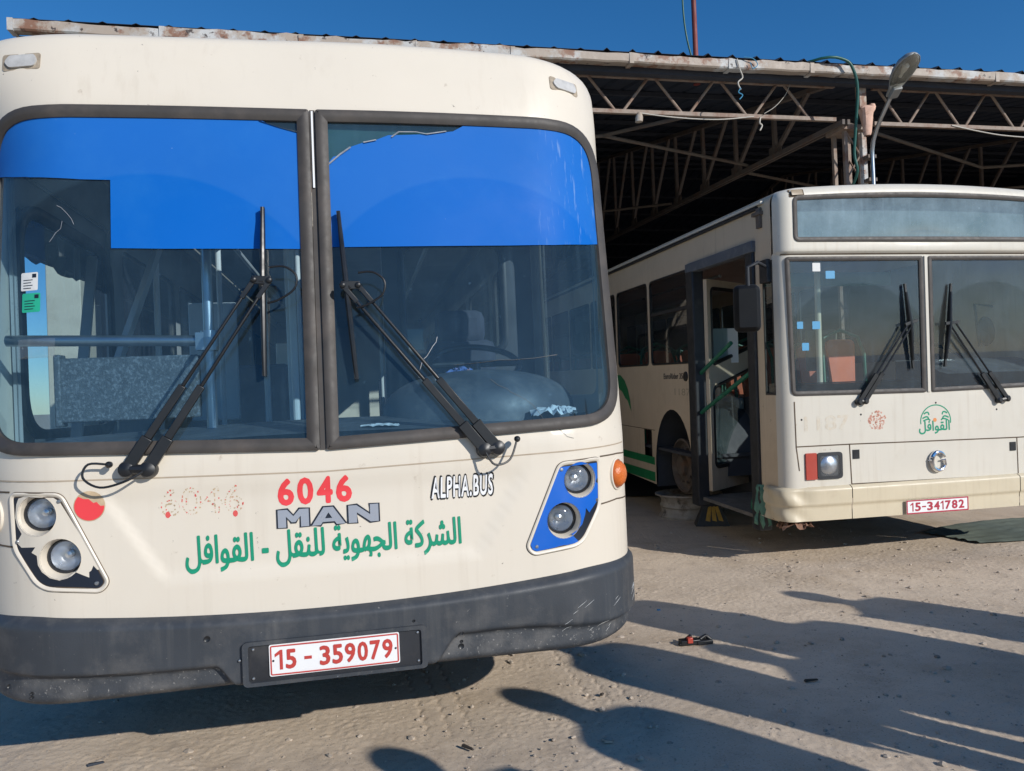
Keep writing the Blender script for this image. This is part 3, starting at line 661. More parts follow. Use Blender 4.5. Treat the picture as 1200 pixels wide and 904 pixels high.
strip(mb, rect(-.208, .238, .440, .540, .005)+[rect(-.208, .238, .440, .540, .005)[0]], .005, PL, .0008, 1)
digits(mb, '15 - 359079', (-.190, .222, .456, .526), PL, .0008, 1, .03)
for x in (-.200, .230): mb.plate([circ(x, .489, .004, 10)], PL, .001, 2, 1)
npl = mb.build('number_plate', ['white', 'platered', 'black'], BUS1, smooth=0)
# wipers
for s in (1, -1):
    Pv = [N1(.652*s, 1.194, .028), N1(.592*s, 1.190, .028)]; Hd = [N1(.155*s, 1.845 if s < 0 else 1.825, .062), N1(.105*s if s > 0 else -.215, 1.850 if s < 0 else 1.825, .062)]
    if s < 0: Hd = [N1(-.222, 1.848, .062), N1(-.168, 1.845, .062)]; Pv = [N1(-.668, 1.194, .028), N1(-.598, 1.190, .028)]
    else: Hd = [N1(.148, 1.822, .062), N1(.092, 1.822, .062)]; Pv = [N1(.645, 1.196, .028), N1(.594, 1.192, .028)]
    root = MB()
    for p in Pv: root.lathe([(.030, -.035), (.030, .0), (.026, .012), (.012, .018), (0, .019)], p, (0, -1, .1), 20)
    root.tube([Pv[0], Pv[1]], .018, 10)
    wp = root.build('wiper', 'black', BUS1)
    for p, h in zip(Pv, Hd):
        mb = MB(); d = h-p; k = p+d*.43
        mb.beam(p-d*.02, p+d*.16, .040, .024, upv=(0, -1, 0)); mb.beam(p+d*.16, k, .027, .018, upv=(0, -1, 0)); mb.tube([k, p+d*.7, h], [.0075, .0065, .006], 8)
        mb.beam(p+d*.90, h+d*.01, .018, .012, upv=(0, -1, 0)); mb.build('wiper_arm', 'black', wp, bevel=.003)
    c = (Hd[0]+Hd[1])/2; ux = -.194 if s < 0 else .108
    top = N1(ux+(.004 if s < 0 else -.022), 2.135 if s < 0 else 2.12, .022); bot = N1(ux-.004+(0 if s < 0 else .026), 1.50 if s < 0 else 1.475, .022); mid = (top+bot)/2
    mb = MB(); mb.beam(top, bot, .015, .022, upv=(0, -1, 0))
    off = Vector((0, -.022, 0)); n1 = top*.86+bot*.14+off*.7; n2 = top*.14+bot*.86+off*.7
    mb.tube([top+off*.3, n1, mid+off*1.4, n2, bot+off*.3], [.006, .009, .011, .009, .006], 8); mb.build('wiper_blade', 'black', wp)
    mb = MB(); mb.beam(Hd[0]+(Hd[0]-Hd[1])*.12, Hd[1]+(Hd[1]-Hd[0])*.12, .030, .014, upv=(0, -1, 0)); mb.beam(mid+off, c, .02, .02)
    for h in Hd: mb.lathe([(.012, 0), (.011, .012), (.005, .016), (0, .016)], h, (0, -1, 0), 12)
    mb.build('wiper_linkage', 'black', wp, bevel=.002)
    mb = MB(); h = Hd[1 if s < 0 else 1]
    mb.tube(spline([c+Vector((.03, -.012, .045)), c+Vector((.085, -.02, .045)), c+Vector((.125, -.03, .01)), c+Vector((.115, -.03, -.04)), c+Vector((.06, -.02, -.075)), c+Vector((.02, -.008, -.085))]), .0042, 8); mb.build('washer_hose', 'black', wp); mb = MB()
    q = Pv[0]
    if s < 0: mb.tube(spline([q+Vector((.06, -.03, -.01)), q+Vector((.0, -.045, -.04)), q+Vector((-.08, -.03, -.055)), q+Vector((-.135, -.02, -.02)), q+Vector((-.12, -.01, .025)), q+Vector((-.055, -.004, .02))]), .0042, 8); e = q+Vector((-.055, -.004, .02))
    else: mb.tube(spline([Pv[1]+Vector((0, -.03, -.01)), q+Vector((-.02, -.04, -.06)), q+Vector((.04, -.03, -.045)), q+Vector((.075, -.01, .03))]), .0042, 8); e = q+Vector((.075, -.01, .03))
    mb.lathe([(.011, -.008), (.012, .006), (.006, .014), (0, .015)], e, (0, -1, 0), 12); mb.build('washer_hose', 'black', wp)
# specks of plaster caught on the bumper edge, small roof aerial
mb = MB(); mb.tube([(.55, .62, 2.88), (.55, .62, 3.0)], [.03, .026], 14); mb.build('roof_spigot', 'white', BUS1)
mb = MB(); mb.box(-.50, -.47, 1.47, 2.93, 2.70, 2.95); mb.box(.47, .50, 1.47, 2.93, 2.70, 2.95); mb.box(-.47, .47, 1.47, 1.5, 2.70, 2.95); mb.box(-.47, .47, 2.9, 2.93, 2.70, 2.95); mb.build('added_roof_hatch', 'cream', BUS1)  # open hatch added to let sun into the bus, unseen from the camera
# interior
mb = MB(); mb.box(-1.27, 1.27, .75, 11.08, .58, .62); mb.build('floor', 'interiordk', BUS1)
mb = MB(); mb.box(-1.14, 1.14, .95, 1.5, 2.72, 2.74); mb.box(-1.14, 1.14, 2.9, 11.08, 2.72, 2.74); mb.box(-1.14, -.47, 1.5, 2.9, 2.72, 2.74); mb.box(.47, 1.14, 1.5, 2.9, 2.72, 2.74)
for sg in (-1, 1):
    hl = [rect(-b, -a, 1.45, 2.39, .08) for a, b in WINS]; hl.append(rect(-1.88, -.66, .62, 2.44, .03) if sg < 0 else rect(-1.73, -.64, 1.38, 2.39, .1))
    mb.plate([rect(-11.05, -.62, .62, 2.72)]+hl, lambda a, z, o=0., sg=sg: Vector((sg*1.265, -a, z)), 0, 0, 1.)
mb.build('lining', 'interior', BUS1)
for sg in (-1, 1):
    for a, b in WINS: mb = MB(); mb.plate([rect(-b-.01, -a+.01, 1.41, 2.43)], lambda x, z, o=0., sg=sg: Vector((sg*1.285, -x, z)), 0, 0, 2.); mb.plate([rect(-b-.01, -a+.01, 1.41, 2.43, .1), rect(-b+.04, -a-.04, 1.46, 2.38, .08)], lambda x, z, o=0., sg=sg: Vector((sg*(1.305+o), -x, z)), 0, 1, 2., .02); mb.build('window', ['glassclear', 'rubber'], BUS1)
mb = MB(); mb.plate([rect(-1.76, -.61, 1.34, 2.43, .1)], lambda x, z, o=0.: Vector((1.285, -x, z)), 0, 0, 2.); mb.build('driver_window', 'glassclear', BUS1)
DW = lambda x, z, o=0.: Vector((-1.285-o, -x, z))
mb = MB(); dl = rect(-1.86, -.66, 1.30, 2.30, .22, 10); mb.plate([rect(-1.89, -.63, .5, 2.45, .03), dl], DW, 0, 0, .3, .03); dr = mb.build('door', 'interior', BUS1)
mb = MB(); ring(mb, inset(dl, -.03), .06, lambda x, z, o=0.: DW(x, z, -.035-o), .0, 0, .012); mb.build('door_gasket', 'black', dr)
mb = MB(); mb.plate([dl], DW, -.012, 0, 1.); mb.build('door_glass', glass('door glass', (.8, .86, .86), .03, streak=.05), dr)
mb = MB(); tb = random.Random(4); mb.plate([rnd([(-1.855, 2.10), (-.665, 2.10), (-.665, 2.30), (-1.855, 2.30)], [0, 0, .2, .2], 8)[:0] or [(-.668, 2.07)]+[(-.665, 2.15)]+rnd([(-.665, 2.2), (-.665, 2.295), (-1.0, 2.295)], [0, .15, 0], 8)[1:]+rnd([(-1.5, 2.295), (-1.855, 2.295), (-1.855, 2.2)], [0, .15, 0], 8)+[(-1.855, 2.07)]+[(-1.855+i*.0495, 2.085+tb.uniform(-.018, .012)) for i in range(1, 24)]], DW, -.016, 0, 1.)
mb.build('door_film', glass('dark door film', (.02, .03, .045), .02), dr)
for (x0, x1, z0, z1, mm) in ((-1.052, -.985, 1.848, 1.915, 'paper'), (-1.046, -.975, 1.768, 1.838, 'stickgreen')):
    mb = MB(); mb.plate([rect(x0, x1, z0, z1, .006)], N1, .0015, 0, .02); st_ = mb.build('windscreen_sticker', mm, BUS1, smooth=0)
    mb = MB(); mb.plate([rect(x1-.022, x1-.006, z1-.02, z1-.006)], N1, .0022, 0, .1)
    for q in range(4): strip(mb, [(x0+.010, z1-.028-q*.010), (x1-.02-.006*(q % 2), z1-.028-q*.010)], .0028, N1, .0022)
    mb.build('sticker_print', 'navy', st_, smooth=0)
mb = MB(); mb.plate([rect(-1.06, -.92, 1.60, 1.67, .004)], N1, .0015, 0, .02); mb.build('ticket_pocket', glass('clear plastic pocket', (.9, .9, .9), .12, (.5, .55, .55)), BUS1, smooth=0)
mb = MB(); mb.tube([(-1.21, .40, 1.692), (-.45, .36, 1.668)], .022, 16); mb.build('grab_rail', 'steel', BUS1)
mb = MB(); mb.tube([(-.452, .36, .62), (-.452, .36, 2.06), (-.452, .37, 2.7)], .021, 16); mb.lathe([(.034, -.04), (.036, 0), (.034, .04)], (-.45, .36, 1.668)); mb.box(-.50, -.44, .33, .39, 1.63, 1.70); mb.build('grab_pole', 'steel', BUS1)
mb = MB(); mb.box(-1.02, -.50, .37, .42, 1.36, 1.615); mb.box(-1.035, -1.01, .36, .43, 1.345, 1.63); mb.build('front_panel', 'speck', BUS1, bevel=.006)
mb = MB()                                             # dash shelf following the windscreen
mb.grid(lambda s, t: (s, plan(s)+.03+t, 1.268+.02*math.cos(s*2)+.10*t), lin(-1.15, 1.15, 50), lin(0, .42, 8)); mb.grid(lambda s, t: (s, .47, 1.30-t), lin(-1.15, 1.15, 4), [0, .6]); mb.build('dashboard', 'dash', BUS1)
mb = MB(); n = 34; v = []                              # instrument hood
mb.grid(lambda a, t: (.665+.44*math.sin(t)*math.cos(a), .50+.30*math.sin(t)*math.sin(a), 1.24+.275*max(0, math.cos(t))**.55), lin(0, 2*math.pi, 41), lin(0.02, math.pi/2, 14)); mb.build('instrument_hood', 'dash', BUS1)
mb = MB(); c = Vector((.72, .98, 1.56)); t1 = Vector((1, 0, 0)); t2 = Vector((0, .9, .44)); mb.tube([c+t1*.23*math.cos(a)+t2*.23*math.sin(a) for a in lin(0, 2*math.pi, 33)], .016, 10); mb.tube([c-t1*.22, c+t1*.22], .018); mb.tube([c, c+Vector((0, -.2, -.4))], .03); mb.build('steering_wheel', 'black', BUS1)
mb = MB(); mb.box(.52, .92, 1.42, 1.54, 1.0, 1.72); mb.box(.575, .865, 1.44, 1.54, 1.70, 1.895); mb.box(.5, .94, 1.0, 1.52, .95, 1.08); mb.box(.6, .84, 1.1, 1.4, .62, .95); mb.build('driver_seat', 'seat', BUS1, bevel=.05)
PT = lambda x, z, o=0.: Vector((x, 1.9-o, z))
mb = MB(); pw = rect(.42, 1.06, 1.68, 2.36, .09); mb.plate([rect(.30, 1.25, .62, 2.7), pw], PT, 0, 0, 1., .03); pa = mb.build('partition', 'interiordk', BUS1)
mb = MB(); ring(mb, inset(pw, -.025), .045, PT, 0, 0, .01); mb.build('partition_frame', 'black', pa); mb = MB(); mb.plate([pw], PT, -.012, 0, 1); mb.build('partition_glass', 'glassclear', pa)
for x, y in ((-.62, 1.3), (-.78, 2.6), (-.18, 1.1), (-.10, 2.4), (-.42, 2.0), (-.30, 3.2), (.35, 3.0), (-.45, 4.6), (.42, 4.8), (-1.05, 2.05), (-.25, 1.7), (.4, 6.5)):
    mb = MB(); mb.tube([(x, y, .62), (x, y, 2.72)], .018, 10); mb.build('grab_pole', 'polepaint', BUS1)
for sg in (-1, 1):
    mb = MB(); mb.tube([(sg*.62, 2.2, 2.42), (sg*.62, 10.8, 2.42)], .016, 8); mb.build('grab_rail', 'polepaint', BUS1)
    for k in range(6):
        y = 3.0+k*1.25; mb = MB(); mb.box(sg*.42, sg*1.2, y, y+.45, 1.02, 1.10); mb.box(sg*.42, sg*1.2, y+.42, y+.50, 1.05, 1.72); mb.box(sg*.7, sg*.9, y+.1, y+.35, .62, 1.02); mb.build('passenger_seat', 'seat', BUS1, bevel=.03)
for x0, x1, y, z0, z1, mm in ((-1.05, -.72, 2.9, 1.3, 2.15, 'paleboard'), (-.60, -.42, 4.3, 1.3, 1.95, 'pillarwall')):
    mb = MB(); mb.box(x0, x1, y, y+.03, z0, z1); mb.build('screen_panel', mm, BUS1, bevel=.01)
mb = MB(); mb.beam((-1.24, 1.5, 1.35), (-.98, 1.85, 2.35), .05, .03); mb.beam((-1.1, .75, 1.2), (-1.2, 1.4, 2.2), .045, .03); mb.build('door_linkage', 'interior', BUS1)
# each wheel its own mesh
for x in (-1.0, 1.0):
    for y in (2.65, 8.6):
        mb = MB(); mb.lathe([(.30, -.15), (.44, -.15), (.49, -.11), (.49, .11), (.44, .15), (.30, .15)], (x, y, .49), (1, 0, 0), 36); wh = mb.build('wheel', 'tyre', BUS1)
        mb = MB(); mb.lathe([(.30, -.14), (.28, .02), (.14, .06), (0, .06)], (x, y, .49), (math.copysign(1, x), 0, 0), 30); mb.build('rim', 'rim', wh)
mb = MB(); mb.box(-1.1, 1.1, .75, 11, .50, .57); mb.box(-1.2, 1.2, 3.4, 7.8, .35, .5); mb.build('underframe', 'blackdust', BUS1)
# things lying on the first dashboard
def onbus(bus, name, label, cat, loc, rz=0):
    o = empty(name, bus.matrix_basis @ Vector(loc), (bus.rotation_euler[0], 0, bus.rotation_euler[2]+rz)); return tag(o, label, cat)
def crumple(name, mname, label, cat, loc, sx, sy, h, seed, rz=0):
    r = random.Random(seed); us = lin(-1, 1, 13); q = {(i, j): r.uniform(0, 1) for i in range(13) for j in range(13)}
    mb = MB(); v = [(sx*us[i]*(1-.25*q[i, j]*abs(us[j])), sy*us[j]*(1-.25*q[j, i]*abs(us[i])), h*(q[i, j]*.6+.4*(1-us[i]**2)*(1-us[j]**2))) for j in range(13) for i in range(13)]
    mb.add(v, [(j*13+i, j*13+i+1, (j+1)*13+i+1, (j+1)*13+i) for j in range(12) for i in range(12)])
    o = mb.build(name, mname, None, smooth=60); o.location = loc; o.rotation_euler[2] = rz; return tag(o, label, cat)
X1 = lambda p: BUS1.matrix_basis @ Vector(p)
crumple('paper_bundle', 'paper', 'white crumpled paper bundle on the dashboard, behind the windscreen corner', 'paper', X1((.93, .20, 1.300)), .10, .07, .05, 4, .2)
crumple('paper_sheet', 'paper', 'flat white paper slip under the windscreen beside the centre mullion', 'paper', X1((.21, .08, 1.296)), .075, .03, .014, 9, .1)
crumple('plastic_bag', mat('patterned blue bag', (.10, .16, .38), .5, var=.4, vscale=30, layers=(((.6, .25, .2), 22, .55, .6, .9),)), 'crumpled blue and red bag lying on the instrument hood', 'bag', X1((.60, .62, 1.49)), .07, .05, .05, 12)

# ------------------------------------------------------------------ second bus
PITCH = R(1.33)
BUS2 = empty('old_bus', (3.2777, 6.0922, -.0695), (PITCH, 0, R(10.9)))
tag(BUS2, 'older boxy cream bus with open side door and a blank sign box above its windscreen', 'bus', 'old buses at the depot')
bpy.context.view_layer.update(); X2 = lambda p: BUS2.matrix_basis @ Vector(p)
def plan2(s):
    a = abs(s); y = .012*s*s
    if a > 1.15: y += .10-math.sqrt(max(0, .10**2-min(a-1.15, .10)**2))
    return y
def W2(z): return 1.25 if z < 2.86 else 1.25-.10*(1-math.sqrt(max(0, 1-((min(z, 2.96)-2.86)/.10)**2)))
def top2(s): return 1+.045/2.9*(1-(s/1.25)**2)
def P2(u, z):
    k = 1.25/W2(z); s = max(-1.25, min(1.25, u*k)); y = plan2(s)
    y -= .025*sstep(2.452, 2.478, z); y += .012*(1-sstep(.985, .995, z))*0
    y += .10*(1-math.sqrt(max(0, 1-((max(2.88, min(z, 2.96))-2.88)/.09)**2)))
    return Vector((u, y, z+(.045*(1-(s/1.25)**2)*sstep(2.5, 2.96, z))))
def N2(u, z, off=0.):
    p = P2(u, z)
    if not off: return p
    e = .004; s = max(-1.22, min(1.22, u)); t = P2(s+e, z)-P2(s-e, z); b = P2(s, min(z+e, 2.958))-P2(s, z-e); return p+t.cross(b).normalized()*off
def F2(s, z, off=0.): return N2(s*W2(z)/1.25, z, off)
sa = [1.15+.10*math.sin(t) for t in lin(0, math.pi/2, 9)]; s2 = [-x for x in sa[:0:-1]]+lin(-1.15, 1.15, 60)+sa[1:]
z2 = lin(.66, 2.44, 45)+[2.45, 2.457, 2.465, 2.473, 2.48]+lin(2.5, 2.86, 12)+[2.86+.10*math.sin(t) for t in lin(0, math.pi/2, 7)][1:]
WP = [rnd([(-1.175, 1.375), (-.024, 1.362), (-.024, 2.435), (-1.195, 2.435)], [.05, .02, .02, .03]), rnd([(.024, 1.362), (1.175, 1.375), (1.195, 2.435), (.024, 2.435)], [.02, .05, .03, .02])]
SIGN = rect(-1.135, 1.135, 2.545, 2.885, .05)
def sidefn(sg):
    def fn(a, z, off=0.):
        return Vector((sg*(W2(z)+off), -a, z+0*a))
    return fn
ARCH = lambda: [(-2.17+.49*math.cos(t), .55+.65*math.sin(t)) for t in lin(0, math.pi, 18)]
mb = MB()
mb.plate([[(x, .66) for x in s2]+[(1.25, z) for z in z2[1:-1]]+[(x, 2.96) for x in s2[::-1]]+[(-1.25, z) for z in z2[-2:0:-1]], inset(WP[0], .01), inset(WP[1], .01), inset(SIGN, .01)], F2, 0, 0, pts=[(a, b) for a in s2[1:-1] for b in z2[1:-1]], step=.02)
WN2 = [(1.66+i*1.11, 2.70+i*1.11) for i in range(8)]
zs2 = lin(.66, 2.86, 8)+[2.86+.10*math.sin(t) for t in lin(0, math.pi/2, 6)][1:]
y02 = plan2(1.25)
for sg in (-1, 1):
    o_ = [(-11.4, .36), (-8.9, .36)]+[(-8.35+.5*math.cos(t), .5+.6*math.sin(t)) for t in lin(math.pi, 0, 14)]+[(-2.66, .36)]+[p for p in ARCH()[::-1]]+[(-1.68, .36)]
    if sg < 0: o_ += [(-1.58, .36), (-1.58, 2.53), (-.42, 2.53), (-.42, .40)]
    o_ += [(-y02, .40)]+[(-y02, z) for z in zs2]+[(-11.4, z) for z in zs2[::-1]]
    h = [rnd([(-b, 1.665), (-a, 1.665), (-a, 2.585), (-b, 2.585)], .07) for a, b in WN2]
    if sg < 0: h.append([(-.255, 1.39), (-.12, 1.39), (-.12, 2.42), (-.255, 2.42)])
    if sg < 0: h.append([(-2.99, .65), (-2.76, .65), (-2.76, .95), (-2.99, .95)])
    mb.plate([o_]+h, sidefn(sg), 0, 1, step=.15, pts=[(-y, z) for y in lin(.4, 11.2, 30) for z in zs2[2:-1]])
mb.grid(lambda s, t: (s*W2(2.96)/1.25, (P2(s, 2.96).y, .2, .4, 4, 11.4)[t], 2.96+.045*(1-(s/1.25)**2)+(0, .005, .008, .01, .01)[t]), s2, range(5))
mb.box(-1.24, 1.24, 11.38, 11.42, .45, 2.93)
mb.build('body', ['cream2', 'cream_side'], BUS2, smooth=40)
def parts(bus, name, mname, defs, fn, w=.006, off=.0015):
    for pts in defs: mb = MB(); strip(mb, pts, w, fn, off); mb.build(name, mname, bus, smooth=0)
parts(BUS2, 'seam_shade', 'gap', [[(-1.155, .985), (-.705, .985)], [(-.705, .985), (-.695, .675)], [(-.705, .985), (.805, .965), (1.15, .965)], [(.805, .965), (.81, .665)], [(-.695, .676), (.81, .664)], [(-1.155, 1.33), (-1.15, .98), (-1.13, .80)], [(-.84, .66), (-.70, .67)]], N2, .009)  # shade of the hatch gaps drawn as dark strips
parts(BUS2, 'seam_shade', 'gap', [[(-1.22, 2.455), (1.22, 2.455)]], N2, .012, .004)
parts(BUS2, 'seam_shade', 'gap', [[(-3.9, .955), (-2.66, .955)], [(-1.575, 1.3), (-1.575, 1.31)]], sidefn(-1), .007, .002)
# roof gutter strip and skirt stripes on the side
mb = MB(); mb.tube([(-1.262, .30, 2.865), (-1.262, 11.3, 2.865)], .016, 8); mb.build('roof_gutter', 'blackdust', BUS2)
mb = MB(); mb.box(-1.272, -1.25, .22, 11.3, 2.885, 2.905); mb.build('roof_trim', 'cream2', BUS2)
mb = MB(); mb.box(-1.275, -1.25, .24, .30, 2.70, 2.86); mb.box(-1.29, -1.25, .22, .34, 2.80, 2.83); mb.build('roof_latch', 'rustrim', BUS2, bevel=.004)
for z0, z1 in ((.57, .655), (.385, .49)): mb = MB(); mb.plate([rect(-11.3, -2.69, z0, z1)], sidefn(-1), .002, 0, 20); mb.build('green_stripe', 'greenpaint', BUS2, smooth=0)
mb = MB(); L = [(-3.42, 1.14)]+[(-3.42-.55*math.sin(t)*1.0, 1.14+.42*(1-math.cos(t))*1.0) for t in lin(.1, 1.5, 8)][::1]+[(-4.3, 1.62), (-4.6, 1.3), (-4.0, 1.25), (-3.62, 1.27)]
mb.plate([[(-3.40, 1.13), (-3.43, 1.27), (-3.50, 1.40), (-3.6, 1.50), (-3.75, 1.57), (-4.3, 1.58), (-4.3, 1.45), (-3.85, 1.42), (-3.70, 1.36), (-3.60, 1.29), (-3.52, 1.26)]], sidefn(-1), .002, 0, 1.); mb.build('side_emblem', 'greenpaint', BUS2, smooth=0)
mb = MB(); mb.text('EuroRider 35', (-2.36, -1.86, 1.515, 1.575), sidefn(-1), .002, 0, bold=.03); mb.build('model_badge', mat('grey lettering', (.10, .09, .08), .6), BUS2, smooth=0)
mb = MB(); mb.text('1187', (-2.08, -1.70, 1.35, 1.42), sidefn(-1), .002, 0); mb.build('number_residue', mat('ghost lettering', (.42, .35, .26), .7), BUS2, smooth=0)
mb = MB(); mb.lathe([(0, .012), (.045, .012), (.05, 0)], (-1.25, 1.79, 1.54), (-1, 0, 0), 24); mb.build('fuel_cap', 'black', BUS2)
mb = MB(); mb.box(-1.20, -1.0, 2.76, 2.99, .65, .95); mb.build('flap_recess', 'black', BUS2)
# side windows
for i, (a, b) in enumerate(WN2):
    for sg in (-1, 1):
        f = sidefn(sg); mb = MB(); L = rect(-b, -a, 1.665, 2.585, .07); mb.plate([L], f, -.012, 0, 3.); mb.plate([L, inset(L, .022)], f, .004, 1, 3., .02)
        if i % 2 == 0: mb.plate([rect(-b+.03, -a-.03, 2.20, 2.235)], f, .002, 2, 3., .02)
        wn_ = mb.build('window', ['glassside', 'black', 'blackdust'], BUS2)
mb = MB(); mb.plate([[(-.255, 1.39), (-.12, 1.39), (-.12, 2.42), (-.255, 2.42)]], sidefn(-1), -.01, 0, 2.); mb.plate([rect(-.262, -.113, 1.382, 2.428), rect(-.25, -.125, 1.395, 2.415)], sidefn(-1), .003, 1, 2., .012); mb.build('quarter_window', ['glassside', 'rubber'], BUS2)
# doorway
mb = MB(); mb.box(-1.285, -1.17, 1.50, 1.66, .30, 2.55); mb.build('door_post', 'blackdust', BUS2, bevel=.012)
mb = MB(); mb.box(-1.275, -1.17, .37, .50, .28, 2.56); mb.build('door_post', 'blackdust', BUS2, bevel=.012)
mb = MB(); mb.box(-1.285, -1.20, .36, 1.66, 2.53, 2.62); mb.build('door_header', mat('grey blue header', (.10, .12, .15), .5, layers=(((.25, .25, .25), 9, .5, .7, .5),)), BUS2, bevel=.006)
mb = MB(); 
for z in (.62, 1.40, 2.25):
    for y in (1.585, .44): mb.lathe([(.014, -.03), (.014, .03)], (-1.29, y, z), (0, 1, 0), 10)
pl_ = Vector((-1.165, 1.485, 0)); pr_ = Vector((-.36, 2.05, 0)); dv = (pr_-pl_); LW = dv.length; dv.normalize(); nv = Vector((dv.y, -dv.x, 0))
def leaf(a, z, off=0.): return pl_+dv*a+nv*off+Vector((0, 0, z))
g1 = rnd([(.07, 1.64), (LW-.07, 1.83), (LW-.07, 2.38), (.07, 2.38)], .06); g2 = rnd([(.07, .66), (LW-.07, .66), (LW-.07, 1.62), (.07, 1.43)], .07)
mb = MB(); mb.plate([rect(0, LW, .44, 2.46), g1, g2], leaf, .018, 0, 1., .036); dl_ = mb.build('door_leaf', 'cream_side', BUS2, bevel=.006)
for gl in (g1, g2):
    mb = MB(); ring(mb, inset(gl, -.012), .035, leaf, .018, 0, .012); mb.build('rubber_seal', 'black', dl_); mb = MB(); mb.plate([gl], leaf, 0, 0, 1.); mb.build('door_glass', glass('leaf glass', (.62, .72, .72), .05), dl_)
for p, q in (((-1.235, 1.63, 1.507), (-1.16, 1.0, 1.83)), ((-1.235, 1.66, 1.13), (-1.18, .53, 1.60))):
    mb = MB(); mb.tube([p, q], .019, 12); mb.build('door_bar', 'greentube', BUS2)
mb = MB(); mb.tube([(-1.14, .70, .46), (-1.14, .68, 1.22), (-1.16, .58, 1.36)], .019, 12); mb.lathe([(.034, 0), (.034, .05), (.02, .1)], (-1.14, .70, .40)); mb.build('grab_post', 'greentube', BUS2)
mb = MB(); mb.box(-1.24, -.45, .46, 1.60, .36, .39); mb.build('step_plate', mat('worn tread plate', (.20, .19, .18), .6, metal=.4, var=.25, vscale=14, bump=.6, bscale=90), BUS2)
mb = MB(); mb.box(-.47, -.43, .46, 1.60, .39, .75); mb.build('step_riser', 'interior', BUS2)
# front gaskets, panes, mullion
for L in WP+[SIGN]:
    D = []
    for i in range(len(L)):
        a, b = L[i], L[(i+1) % len(L)]; k = max(1, int(math.dist(a, b)/.08)); D += [(a[0]+(b[0]-a[0])*t/k, a[1]+(b[1]-a[1])*t/k) for t in range(k)]
    mb = MB(); ring(mb, D, .034, N2, .002, 0, .010); mb.build('gasket', 'rubber', BUS2)
for L in WP: mb = MB(); mb.plate([inset(L, .012)], N2, -.004, 0, .12); mb.build('windscreen_pane', 'glass2', BUS2)
mb = MB(); mb.plate([inset(SIGN, .012)], N2, -.004, 0, .12); mb.build('sign_glass', 'frost', BUS2)
mb = MB(); mb.box(-1.12, 1.12, .10, .12, 2.54, 2.89); mb.build('sign_board', 'paleboard', BUS2)
mb = MB(); mb.plate([rect(-.012, .012, 1.365, 2.435)], N2, .010, 0, .3, .012); mb.build('mullion', 'cream2', BUS2)
# marker lamps, headlights
for s in (-1, 1):
    mb = MB(); c = (1.10*s, 2.905); mb.plate([rect(c[0]-.062, c[0]+.062, c[1]-.030, c[1]+.030, .01)], N2, .003, 0, .05, .004); mk = mb.build('marker_lamp', 'gap', BUS2)
    mb = MB(); mb.plate([rect(c[0]-.045, c[0]+.045, c[1]-.018, c[1]+.018, .008)], N2, .016, 0, .05, .012); mb.build('lens', mat('browned lens', (.30, .23, .15), .35), mk, bevel=.004)
    hx = (-.985, -.775) if s < 0 else (.885, 1.095); rx = (-1.08, -.99) if s < 0 else (1.10, 1.165)
    mb = MB(); mb.plate([rect(hx[0], hx[1], .728, .932, .03), rect(hx[0]+.024, hx[1]-.024, .752, .908, .025)], N2, .014, 0, .05, .02); mb.plate([rect(hx[0], hx[1], .728, .932, .03)], N2, .002, 0, .05); hl_ = mb.build('headlight', 'blackdust', BUS2, bevel=.004)
    c = (hx[0]+hx[1])/2
    mb = MB(); mb.lathe([(.076, .004), (.06, -.008), (.03, -.016), (0, -.018)], P2(c, .83)+Vector((0, -.004, 0)), (0, 1, 0), 28); mb.build('reflector', 'reflector', hl_)
    LL = rect(hx[0]+.024, hx[1]-.024, .752, .908, .025)
    mb = MB(); mb.plate([LL], lambda x, z, o=0., c=c: N2(x, z, .012+.014*(1-((x-c)/.08)**2)*(1-((z-.83)/.08)**2)), 0, 0, .02); mb.build('lens', 'lens', hl_)
    mb = MB(); mb.plate([rect(rx[0], rx[1], .728, .932, .008)], N2, .014, 0, .05, .014); mb.build('red_reflector', 'redlens', BUS2, bevel=.004)
# bumper in three pieces with a proud upper band
def bump2(s, t):
    a = abs(s); u = math.copysign(min(a, 1.25), s); ex = max(0, a-1.25); z = .415+(.672-.415)*t
    o = .030+.012*sstep(.42, .47, t)-.03*max(0, (t-.9)/.1)**2
    dent = .022*math.exp(-((s+1.13)/.07)**2)*(.4+t)+.015*math.sin(s*31+z*40)*sstep(-1.02, -1.2, s)*.5
    nrm = (N2(max(-1.2, min(1.2, u)), .8, .01)-N2(max(-1.2, min(1.2, u)), .8)).normalized() if a < 1.2 else Vector((math.copysign(.7 if a < 1.25 else 1, s), -.7 if a < 1.25 else 0, 0)).normalized()
    p = Vector((u, plan2(u)+ex, z)); return p+nrm*(o-dent)
for a, b in ((-1.40, -.722), (-.715, .782), (.789, 1.40)):
    xs = sorted(set([a, b]+[x for x in s2+[1.3, 1.35, -1.3, -1.35] if a < x < b])); tt = lin(0, 1, 26)
    mb = MB(); mb.grid(bump2, xs, tt); mb.grid(lambda s, t: Vector(bump2(s, 0))+Vector((0, t, t*.1)), xs, [0, .08]); mb.grid(lambda s, t: Vector(bump2(s, 1))+Vector((0, t, 0)), xs, [0, .05])
    mb.build('bumper', 'cream_bump', BUS2, smooth=40)
for x0, z0 in ((-.68, .87), (.735, .86)):
    mb = MB(); mb.plate([rect(x0, x0+.055, z0, z0+.07)], N2, .006, 0, .1, .006); mb.build('hatch_catch', 'black', BUS2)
for x0, z0 in ((-1.10, 1.19), (-.60, 1.21), (.62, 1.20), (.06, 1.275), (-.2, .60)):
    mb = MB(); mb.plate([circ(x0, z0, .008, 10)], N2, .001, 0, 1); mb.build('bolt_hole', 'black', BUS2, smooth=0)
P2b = lambda x, z, o=0.: Vector((x, plan2(x)-.048-o, z))
